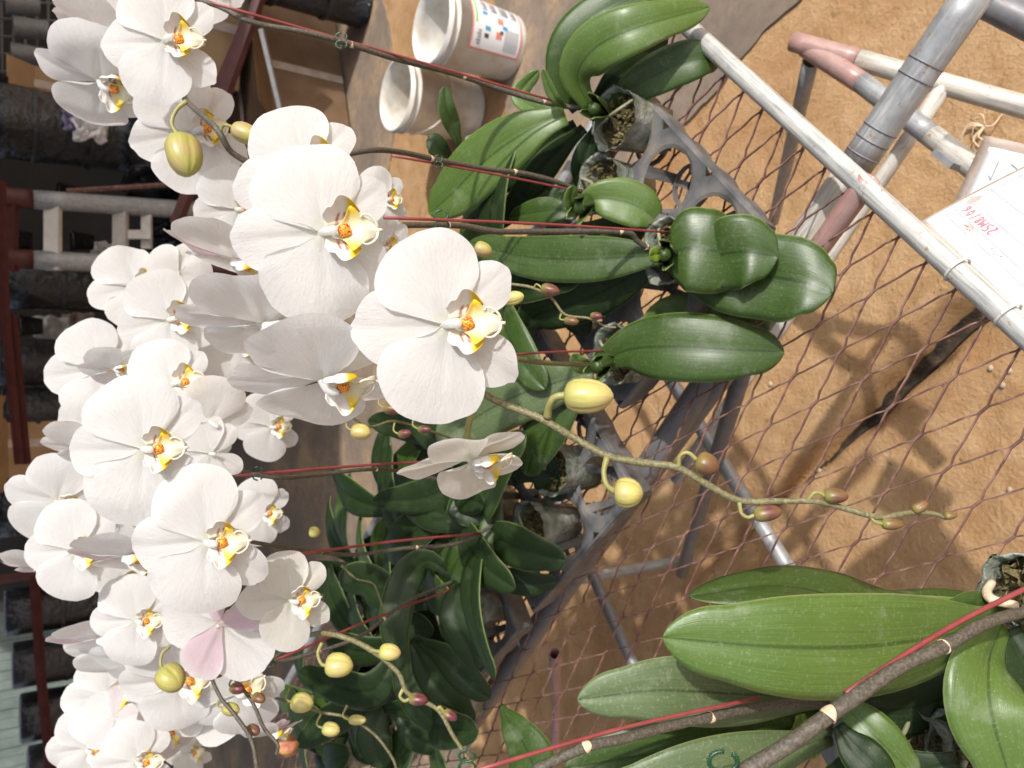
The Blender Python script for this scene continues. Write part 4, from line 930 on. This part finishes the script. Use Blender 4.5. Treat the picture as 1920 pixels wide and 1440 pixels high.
leaf(N2, pts([(1560, 1380, .62), (1440, 1420, .58), (1300, 1450, .56), (1100, 1500, .56)]), .045, M['leaf_dusty'], camn(0, -.1), .12)
leaf(N2, pts([(1560, 1300, .60), (1610, 1350, .58), (1660, 1400, .57), (1720, 1460, .57)]), .034, M['leaf_light'], camn(.05, .1), .12)
leaf(N2, pts([(1570, 1360, .58), (1600, 1400, .57), (1640, 1440, .56), (1680, 1490, .56)]), .030, M['leaf_shaded'], camn(.05, .0), .12)
leaf(N2, pts([(1500, 1340, .63), (1510, 1380, .63), (1530, 1420, .63)]), .024, M['leaf_yellow'], camn(.05, .0), .12)
leaf(N2, pts([(1650, 1330, .66), (1720, 1345, .66), (1820, 1320, .66)]), .05, M['leaf_shaded'], camn(.05, .3), .12)
stem(N2, pts([(1560, 1315, .62), (1490, 1318, .58), (1400, 1330, .55), (1316, 1348, .53), (1240, 1365, .515), (1170, 1385, .50), (1100, 1400, .49), (1000, 1445, .48)]), [.0034, .0034, .0034, .0034, .0032], 'stem', 70, (.40, .86))
stake(N2, P(1425, 1308, .54), P(880, 1448, .46), .0017)
c = Z(1820, 1420, .89); N3 = orchid(c, 'orchid at the lower right corner, mostly hidden by the yellow green leaf', .034); NEAR.append(N3)
fan_plant(N3, c, [(200, .13, .05, 30), (120, .12, .05, 40)])

# ---------------------------------------------------------------- laminated sheets tied to the pipe
def lam_sheet(label, o, ax, ay, w_, h, extra, mt='paper', bend=.02, mg=.012, mu=None):
    mu = mg if mu is None else mu
    ax = V(ax).normalized(); ay = V(ay); ay = (ay - ax * ay.dot(ax)).normalized(); az = ax.cross(ay); t = thing('laminated_sheet', label, 'sign', o)
    if az.z < 0: az = -az
    def S(u, v, e=0): return V(o) + ax * u + ay * v + az * (e - bend * (v / h) ** 2 - bend * .6 * math.exp(-(u / .035) ** 2) * (v / h))
    def grid(u0, v0, u1, v1, e, n=16):
        b = MB(); b.add([S(u0 + (u1 - u0) * i / n, v0 + (v1 - v0) * j / n, e) for i in range(n + 1) for j in range(n + 1)], [(i * (n + 1) + j, i * (n + 1) + j + 1, (i + 1) * (n + 1) + j + 1, (i + 1) * (n + 1) + j) for i in range(n) for j in range(n)]); return b
    grid(-mu, -mg, w_ + mg, h + mg, 0).build('sleeve', M['sleeve'], t, solid=.0006)
    grid(0, 0, w_, h, .0006).build('paper', M[mt], t, solid=.0002)
    extra(S, t); return t
def line(b, S, u0, v0, u1, v1, wd=.0005, e=.0011):
    n = max(2, int(max(abs(u1 - u0), abs(v1 - v0)) / .01)); L = math.hypot(u1 - u0, v1 - v0); du, dv = -(v1 - v0) / L * wd / 2, (u1 - u0) / L * wd / 2
    vs = []
    for i in range(n + 1):
        u = u0 + (u1 - u0) * i / n; v = v0 + (v1 - v0) * i / n; vs += [S(u + du, v + dv, e), S(u - du, v - dv, e)]
    b.add(vs, [(2 * i, 2 * i + 1, 2 * i + 3, 2 * i + 2) for i in range(n)])
GL = {'2': [[(0, .8), (.3, 1), (.6, .8), (.1, 0), (.65, 0)]], '5': [[(.6, 1), (.1, 1), (.08, .55), (.5, .5), (.55, .15), (.05, 0)]], 'M': [[(0, 0), (.05, 1), (.35, .4), (.65, 1), (.7, 0)]], '8': [[(.3, .5), (.55, .75), (.3, 1), (.08, .75), (.3, .5), (.6, .25), (.3, 0), (.05, .25), (.3, .5)]],
      '/': [[(.1, -.1), (.5, 1.1)]], '0': [[(.3, 0), (.05, .5), (.3, 1), (.55, .5), (.3, 0)]], '6': [[(.5, 1), (.1, .5), (.1, .15), (.35, 0), (.55, .25), (.3, .5), (.1, .3)]], '1': [[(.1, .8), (.35, 1), (.3, 0)]]}
def write(b, S, txt, u, hx, hy, wd, du=.8, e=.0013):
    for i, ch in enumerate(txt):
        for st in GL.get(ch, []):
            for (x0, y0), (x1, y1) in zip(st, st[1:]): line(b, S, u[0] + (hx[0] * (x0 + i * du)) + hy[0] * y0, u[1] + hx[1] * (x0 + i * du) + hy[1] * y0, u[0] + hx[0] * (x1 + i * du) + hy[0] * y1, u[1] + hx[1] * (x1 + i * du) + hy[1] * y1, wd, e)
def sheet_marks(S, t):
    g_ = MB()
    # table ruled on the paper: u runs along the pipe towards the camera, v away from it
    for (a, b_, c, d) in ((.006, .016, .190, .016), (.006, .025, .190, .025), (.004, .041, .190, .041), (.004, .062, .190, .062), (.004, .09, .190, .09), (.004, .125, .190, .125), (.006, .016, .006, .125), (.047, .016, .047, .125), (.092, .016, .092, .125), (.097, .016, .097, .125), (.14, .016, .14, .125)):
        line(g_, S, a, b_, c, d, .0013)
    g_.build('table_lines', M['ink_grey'], t, smooth=False)
    r_ = MB(); write(r_, S, '25M8/06', (.0445, .0375), (-.0058, 0), (0, -.0095), .0014, .92); r_.build('handwriting', M['ink_red'], t, smooth=False)
    k_ = MB()
    for u0, v0 in ((.015, .020), (.056, .020), (.105, .020)):
        for i in range(7): line(k_, S, u0 + i * .0026, v0 + .001 * math.sin(i * 2.1), u0 + i * .0026 + .0018, v0 + .0022 * math.cos(i * 1.7), .0006, .0013)
    k_.build('small_writing', M['ink_black'], t, smooth=False)
    d_ = MB()
    for (cu, cv, ru, rv) in ((.0055, .044, .003, .008), (.028, .022, .005, .003), (.094, .036, .004, .003)):
        d_ = MB(); d_.add([S(cu + ru * math.cos(k * .5236) * (1 + .3 * math.sin(k * 2.3)), cv + rv * math.sin(k * .5236), .0009) for k in range(12)], [tuple(range(12))]); d_.build('mud_stain', M['sleeve'], t, smooth=False)
s0 = Z(1716, 424, .785); s1 = Z(1920, 620, .785)
ex = (s1 - s0).normalized(); ey = -E2
s_o = s0 + ex * .006 + ey * .010
lam_sheet('laminated white table sheet with red handwriting, tied to the bench pipe', s_o + V((0, 0, .004)), ex, ey + V((0, 0, -.75)), .22, .16, sheet_marks, bend=.018, mg=.0105, mu=.002)
def card_marks(S, t):
    b = MB(); write(b, S, '15', (.012, .012), (.016, 0), (0, .02), .0012, 1.1); b.build('handwriting', M['ink_grey'], t, smooth=False)
k0 = Z(1855, 275, .60); k1 = Z(1965, 300, .60)
lam_sheet('small laminated card marked 15 lying behind the large white sheet', k0 + V((0, 0, 0)), (k1 - k0), Z(1880, 345, .60) - k0, .12, .09, card_marks, bend=.002, mg=.010)
for px, py in ((1795, 505), (1890, 590)):
    cpt = Z(px, py, .80); b = MB()
    b.tube([cpt + (V((0, 0, 1)) * math.cos(t) + E2 * math.sin(t)) * .0122 for t in [i * 6.2832 / 20 for i in range(21)]], .0014, 6, False)
    tag(b.build('cable_tie', M['cable']), 'white cable tie round the bench pipe, %s' % ('by the upper hole of the laminated sheet' if py < 550 else 'by the lower hole of the laminated sheet'), 'cable tie', 'cable ties on the bench pipe')

# ---------------------------------------------------------------- buckets on the floor
def bucket(px, py, label, h, r, m, lean=0):
    p = Z(px, py, .0); t = thing('white_bucket', label, 'bucket', p, 'white plastic buckets')
    ax = V((lean, 0, 1)).normalized()
    b = MB(); b.lathe(p, [(.001, .004), (r * .84, .004), (r * .86, .015), (r * .97, h * .86), (r * 1.03, h * .865), (r * 1.03, h * .885), (r * .98, h * .89), (r * .985, h * .94), (r * 1.04, h * .945), (r * 1.04, h * .96), (r, h * .965), (r * 1.01, h), (r * .975, h), (r * .95, h * .9), (r * .82, .02), (.001, .018)], 56, ax); b.build('body', M[m], t)
    if m == 'white_plastic': return p, t, ax, r, h
    x = ax.cross(V((0, 1, 0))).normalized()
    hb = MB(); cc = p + ax * h * .88; hb.tube([cc + V((math.cos(a_) * r * 1.06, math.sin(a_) * r * 1.06, -.10 * math.sin(-a_ if a_ < 0 else 0) - .02)) for a_ in [-math.pi + i * math.pi / 16 for i in range(17)]], .003, 6); hb.build('handle', M['dirty_plastic'], t)
    return p, t, ax, r, h
pA, tA, ax, r, h = bucket(957, 92, 'white plastic bucket with red framed label, upright on the floor', .31, .122, 'white_plastic')
def cyl(u, v, e=.001):   # u metres round the front, v up
    th = -math.pi / 2 + u / r - .30; rr = r * (.86 + .11 * (v / (h * .86))) + e
    return pA + V((rr * math.cos(th), rr * math.sin(th), v))
def patch(b, u0, v0, u1, v1, e, n=10):
    b.add([cyl(u0 + (u1 - u0) * i / n, v0 + (v1 - v0) * j / n, e) for i in range(n + 1) for j in range(n + 1)], [(i * (n + 1) + j, i * (n + 1) + j + 1, (i + 1) * (n + 1) + j + 1, (i + 1) * (n + 1) + j) for i in range(n) for j in range(n)])
b = MB(); patch(b, -.055, .030, .14, .225, .0012); lb = b.build('label_sheet', M['paper'], tA)
b = MB()
for q in ((-.055, .030, -.049, .225), (-.049, .219, .134, .225), (-.049, .030, .134, .036)): patch(b, *q, .0018, 8)
b.build('red_border', M['ink_orange'], lb)
b = MB(); patch(b, .03, .205, .13, .212, .0018, 6); b.build('green_stripe', M['ink_green'], lb)
b = MB()
for i in range(12):
    for w0, w1 in ((.045, .075), (.079, .120), (.124, .158), (.162, .19)): patch(b, .082 + i * .0042, w0, .0845 + i * .0042, w1 - (i * 37 % 5) * .004, .0018, 2)
for i in range(5): patch(b, -.038 + i * .010, .188, -.031 + i * .010, .200 + (i % 2) * .004, .0018, 2)
for i in range(9): patch(b, -.038, .044 + i * .0062, .035, .0475 + i * .0062, .0018, 3)
b.build('small_print', M['ink_grey'], lb)
b = MB()
for u, v in ((.045, .105), (-.005, .110)): patch(b, u, v, u + .022, v + .022, .0018, 3)
b.build('red_pictogram', M['ink_orange'], lb)
b = MB()
for u, v in ((.062, .165), (.012, .155), (.03, .088)): patch(b, u, v, u + .014, v + .020, .0018, 3)
b.build('blue_pictogram', M['ink_blue'], lb)
b = MB(); patch(b, -.012, .16, .002, .176, .0018, 3); patch(b, .012, .105, .024, .118, .0018, 3); b.build('dark_pictogram', M['ink_black'], lb)
pB, tB, ax2, r2, h2 = bucket(884, 212, 'dirty white plastic bucket without label, standing nearer the plants', .31, .120, 'dirty_plastic')

# ---------------------------------------------------------------- far clutter
def roll(px0, px1, py0, py1, y, label, flare=1.08, m='black', g='black plastic wrapped bundles'):
    ym = (py0 + py1) / 2; a = Y(px0, ym, y); c = Y(px1, ym, y); t = Y((px0 + px1) / 2, py0, y); b2 = Y((px0 + px1) / 2, py1, y)
    r = abs(t.x - b2.x) / 2; z0 = max(c.z, .02); z1 = a.z; H = z1 - z0
    o = thing('wrapped_bundle', label, 'plastic bundle', V((c.x, y, z0)), g)
    b = MB(); b.lathe((c.x, y, z0), [(.001, 0), (r * 1.0, 0)] + [(r * (1 + (flare - 1) * i / 8), H * i / 8) for i in range(9)] + [(r * flare * .9, H * 1.01), (.001, H)], 36, mod=lambda th, hh, i: 1 + .035 * math.sin(5 * th + hh * 4) + .02 * math.sin(13 * th + hh * 9))
    b.build('wrapping', M[m], o)
    b = MB()
    for f in (.3, .7):
        b = MB(); b.lathe((c.x, y, z0 + H * f), [(r * (1 + (flare - 1) * f) * 1.05, -.01), (r * (1 + (flare - 1) * f) * 1.07, 0), (r * (1 + (flare - 1) * f) * 1.05, .01)], 36); b.build('tie_band', M['black_wrap'], o)
roll(-20, 240, 205, 325, 4.2, 'thick black plastic bundle between the upper flowers and the pipe rack')
roll(430, 722, -25, 66, 3.3, 'black plastic bundle standing on the floor at the top edge')
roll(15, 330, 506, 592, 4.4, 'black plastic bundle below the lower rail of the pipe rack')
roll(0, 200, 640, 720, 4.6, 'black plastic bundle behind the leftmost flowers', m='black_wrap')
roll(5, 210, 728, 802, 4.6, 'black plastic bundle directly above the cardboard boxes', m='black_wrap')
roll(-5, 200, 868, 985, 4.6, 'black plastic bundle directly below the cardboard boxes')
roll(12, 330, 1066, 1142, 4.9, 'black plastic bundle under the corner of the red rail')
roll(26, 330, 1158, 1232, 4.9, 'black plastic bundle second below the red rail corner', m='black_wrap')
roll(40, 330, 1248, 1326, 4.9, 'black plastic bundle third below the red rail corner')
roll(55, 330, 1342, 1440, 4.9, 'black plastic bundle at the lower left corner', m='black_wrap')
for k, (px, py, y, r_, lb) in enumerate(((150, 365, 4.3, .05, 'stack of black pots lying above the pipe rack, nearest the flowers'), (60, 452, 4.3, .055, 'black pot between the rack pipes, by the left red post'), (175, 455, 4.3, .05, 'black pot between the rack pipes, by the grey rung'),
        (100, 150, 4.3, .05, 'black pot on the wire shelf beside the yellowish box'), (15, 160, 4.2, .06, 'black pot at the left edge on the wire shelf'), (80, 612, 4.3, .05, 'black pot by the hanging white paper'))):
    c_ = Y(px, py, y); t = thing('black_pot', lb, 'pot', c_, 'black pots on the racks')
    b = MB(); b.lathe(c_, [(.001, 0), (r_ * .75, 0), (r_ * .95, r_ * 1.7), (r_ * 1.06, r_ * 1.72), (r_ * 1.06, r_ * 1.95), (r_ * .98, r_ * 1.95), (r_ * .7, r_ * .2), (.001, r_ * .2)], 24); b.build('body', M['black'], t)
def cloth(px0, py0, px1, py1, y, name, label, cat, m, amp=.05, seed=1):
    n = 26; vs = []
    for i in range(n + 1):
        for j in range(n + 1):
            p = Y(px0 + (px1 - px0) * i / n, py0 + (py1 - py0) * j / n, y); q = V((i / n * 3, j / n * 3, seed))
            vs.append(p + V((0, amp * noise.noise(q) * 2 + amp * .6 * noise.noise(q * 3), 0)) + V((amp * .4 * noise.noise(q + V((5, 5, 5))), 0, amp * .4 * noise.noise(q + V((9, 2, 5))))))
    return tag(mesh_obj(name, vs, [(i * (n + 1) + j, i * (n + 1) + j + 1, (i + 1) * (n + 1) + j + 1, (i + 1) * (n + 1) + j) for i in range(n) for j in range(n)], m, solid=.012), label, cat)
cloth(375, 50, 470, 180, 4.0, 'plastic_bag', 'crumpled black plastic bag hanging by the red posts', 'bag', M['black'], .1, 2)
cloth(235, 290, 470, 392, 4.6, 'plastic_sheet', 'crumpled black plastic sheeting above the pipe rack', 'plastic sheet', M['black'], .12, 5)
cloth(280, 410, 430, 470, 4.7, 'plastic_sheet', 'crumpled black plastic sheeting between the rack pipes', 'plastic sheet', M['black'], .12, 8)
cloth(118, 190, 196, 240, 4.0, 'cloth', 'purple cloth bundled on the shelf behind the upper flowers', 'cloth', M['cloth_purple'], .06, 3)
cloth(140, 215, 200, 262, 3.96, 'plastic_bag', 'white clear bag under the purple cloth', 'bag', M['paper'], .05, 4)
cloth(62, 595, 128, 690, 4.9, 'paper_sheet', 'white paper sheets hanging behind the red post at left', 'paper', M['paper'], .05, 6)
cloth(170, 455, 215, 488, 4.9, 'paper_sheet', 'small white paper scrap on the pipe rack', 'paper', M['paper'], .04, 7)
cloth(118, 588, 175, 640, 5.0, 'plastic_bag', 'greyish crumpled bag beside the hanging white paper', 'bag', M['sleeve'], .05, 9)
def barobj(name, label, cat, segs, wd, m, grp=None, root=None):
    t = thing(name, label, cat, root or V(segs[0][0]), grp)
    for (a, c) in segs:
        a, c = V(a), V(c); tg = (c - a).normalized(); x = tg.orthogonal().normalized(); y_ = tg.cross(x)
        b = MB(); b.box(a.lerp(c, .5), (c - a) / 2, x * wd, y_ * wd); b.build('bar', M[m], t, smooth=False)
    return t
yy = 3.9
rk = thing('pipe_rack', 'rack of grey pipes with red ends and white rungs among the black bundles', 'rack', Y(200, 440, yy))
for (y0, y1) in ((372, 408), (485, 508)):
    b = MB(); b.pipe(Y(-40, y0 - 6, yy), Y(62, y0 + 2, yy), .042, .004); b.build('post', M['redsteel'], rk)
    b = MB(); b.pipe(Y(62, y0 + 2, yy), Y(385, (y0 + y1) / 2 + 6, yy), .041, .004); b.build('post', M['galv_grey'], rk)
    b = MB(); b.pipe(Y(385, (y0 + y1) / 2 + 6, yy), Y(600, y1 + 14, yy), .042, .004); b.build('post', M['redsteel'], rk)
for px, m_, w_ in ((14, 'redsteel', .03), (222, 'galv_cream', .03), (95, 'white_plastic', .032)):
    b = MB(); b.box(Y(px, 436, yy).lerp(Y(px + 8, 440, yy), .5), rt * .16, up * w_, fwd * .015); b.build('rung', M[m_], rk, smooth=False)
b = MB(); b.box(Y(275, 430, yy), rt * .09, up * .022, fwd * .01); b.box(Y(255, 440, yy - .02), rt * .02, up * .07, fwd * .01); b.build('bracket', M['white_plastic'], rk, smooth=False)
barobj('red_frame', 'pair of dark red steel posts crossing before the cardboard boxes', 'steel frame', [(Y(492, -20, 3.2), Y(400, 240, 3.2)), (Y(462, 45, 3.3), Y(372, 260, 3.3)), (Y(400, 240, 3.2), Y(330, 420, 3.2))], .018, 'redsteel')
barobj('red_frame', 'long dark red rail running down the left edge to the cardboard boxes', 'steel frame', [(Y(2, 340, 3.7), Y(10, 600, 3.7)), (Y(10, 600, 3.7), Y(36, 870, 3.7)), (Y(24, 590, 3.8), Y(50, 870, 3.8))], .012, 'redsteel')
barobj('red_frame', 'dark red rail with a bent corner in the lower left part of the picture', 'steel frame', [(Y(-30, 1090, 4.2), Y(66, 1078, 4.2)), (Y(64, 1078, 4.2), Y(76, 1260, 4.2)), (Y(76, 1260, 4.2), Y(96, 1460, 4.2))], .015, 'redsteel')
barobj('steel_rod', 'thin grey steel rod leaning before the cardboard boxes', 'rod', [(Y(490, 55, 3.1), Y(528, 215, 3.1))], .009, 'dark_pipe')
barobj('steel_rod', 'thin reddish rod lying above the pipe rack', 'rod', [(Y(125, 358, 3.8), Y(330, 345, 3.8))], .007, 'mesh_wire')
def carton(c, dx, dy, dz, rot, label, m='card', tape=True):
    t = thing('cardboard_box', label, 'box', V((c[0], c[1], c[2] - dz)), 'cardboard boxes')
    X = V((math.cos(rot), math.sin(rot), 0)); Yv = V((-X.y, X.x, 0)); b = MB(); b.box(c, X * dx, Yv * dy, V((0, 0, dz))); b.build('carton', M[m], t, smooth=False)
    b = MB(); b.box(V(c) + V((0, 0, dz + .003)) + Yv * dy * .5, X * dx, Yv * dy * .48 + V((0, 0, .02)), V((0, 0, .002))); b.box(V(c) + V((0, 0, dz + .02)) - Yv * dy * 1.3, X * dx * .98, Yv * dy * .35 - V((0, 0, .06)), V((0, 0, .002))); b.build('flap', M[m], t, smooth=False)
    b = MB(); b.box(V(c) + V((0, 0, dz + .030)), X * dx * .99, Yv * .02, V((0, 0, .0006))); b.box(V(c) - Yv * (dy + .002), X * .02, Yv * .0008, V((0, 0, dz * .99))); b.build('tape', M['ink_grey'] if not tape else M['sleeve'], t, smooth=False)
q = Y(575, 190, 3.7); carton((q.x, 3.75, .22), .34, .24, .20, .3, 'large brown cardboard box on the floor behind the red posts', 'card_dark')
q = Y(545, 90, 3.75); carton((q.x, 3.8, .60), .26, .22, .12, -.25, 'lighter cardboard box lying on top of the large one')
q = Y(70, 835, 4.6); carton((q.x, 4.7, q.z), .24, .2, .16, .1, 'orange brown cardboard box at the left edge below the black bundles')
q = Y(70, 878, 4.6); carton((q.x - .05, 4.75, q.z - .3), .26, .2, .12, -.1, 'flat dark cardboard box under the orange brown one', 'card_dark')
q = Y(95, 178, 4.3); carton((q.x, 4.3, q.z), .09, .08, .10, .2, 'small yellowish cardboard box on the shelf at the upper left')
q = Y(420, 470, 5.2); carton((q.x, 5.2, q.z), .2, .2, .2, .2, 'pale brown cardboard box behind the lower rack pipe', 'card_dark')
# wire shelf with coils, upper left
sh_ = thing('wire_shelf', 'dark wire shelf holding coils at the upper left corner', 'shelf', Y(60, 100, 4.6))
b = MB()
for i in range(9): b.tube([Y(-20 + i * 22, -20, 4.6 + (i % 2) * .2), Y(-15 + i * 22, 260, 4.6 + (i % 2) * .2)], .007, 5)
for j in range(8): b.tube([Y(-30, j * 33, 4.6), Y(230, j * 33 + 12, 4.6)], .006, 5)
b.build('wire_grid', M['dark_pipe'], sh_)
for k, (px, py) in enumerate(((40, 5), (55, 50), (50, 100))):
    b = MB(); a = Y(px - 30, py, 4.45); c = Y(px + 34, py + 8, 4.45)
    b.tube([a.lerp(c, i / 160) + V((0, math.cos(i * 1.05) * .05, 0)) + rt * math.sin(i * 1.05) * .05 for i in range(161)], .0028, 5, seg=None)
    tag(b.build('wire_coil', M['galv_grey']), 'grey wire coil on the shelf, %s' % ('at the top edge', 'the middle one of three', 'the lowest of three')[k], 'coil', 'wire coils on the shelf')
# shed behind and the pale panel
b = MB(); b.box((2.0, 8.2, 1.0), (7.2, 0, 0), (0, .05, 0), (0, 0, 1.0)); tag(b.build('shed_wall', M['dark_wall'], smooth=False), 'dark shed wall behind the racks and bundles', 'wall')
b = MB()
for i in range(60): b.box((-5.8 + i * .07, 6.6 + .012 * (i % 2), .9), (.034, 0, 0), (0, .006, 0), (0, 0, .62))
tag(b.build('corrugated_panel', M['teal'], smooth=False), 'pale bluish green sheet panel at the far lower left', 'panel')
# unseen net roof, added and notched to darken the rear
rf = thing('added_shade_roof', 'unseen shade net roof added to darken the rear', 'roof', V((0, 6.3, 0)))
def added_net_mat(name, clear):
    m, t, b = mat(name); b.inputs['Base Color'].default_value = (.03, .03, .03, 1); b.inputs['Roughness'].default_value = .8
    tp = nd(t, 'ShaderNodeBsdfTransparent'); mx = nd(t, 'ShaderNodeMixShader'); mx.inputs[0].default_value = clear
    t.links.new(b.outputs[0], mx.inputs[1]); t.links.new(tp.outputs[0], mx.inputs[2]); t.links.new(mx.outputs[0], t.nodes['Material Output'].inputs[0]); return m
b = MB(); b.add([(-9, 1.6, 2.75), (9, 1.6, 2.75), (9, 4.6, 2.75), (9, 10.4, 2.75), (-.9, 10.4, 2.75), (-.9, 4.6, 2.75), (-9, 4.6, 2.75)], [(0, 1, 2, 3, 4, 5, 6)]); b.build('added_net', added_net_mat('added_net_dense', .04), rf, smooth=False)
for x in (-7, 6.5):
    b = MB(); b.pipe((x, 2.3, 0), (x, 2.3, 2.73), .03); b.build('post', M['galv_grey'], rf)
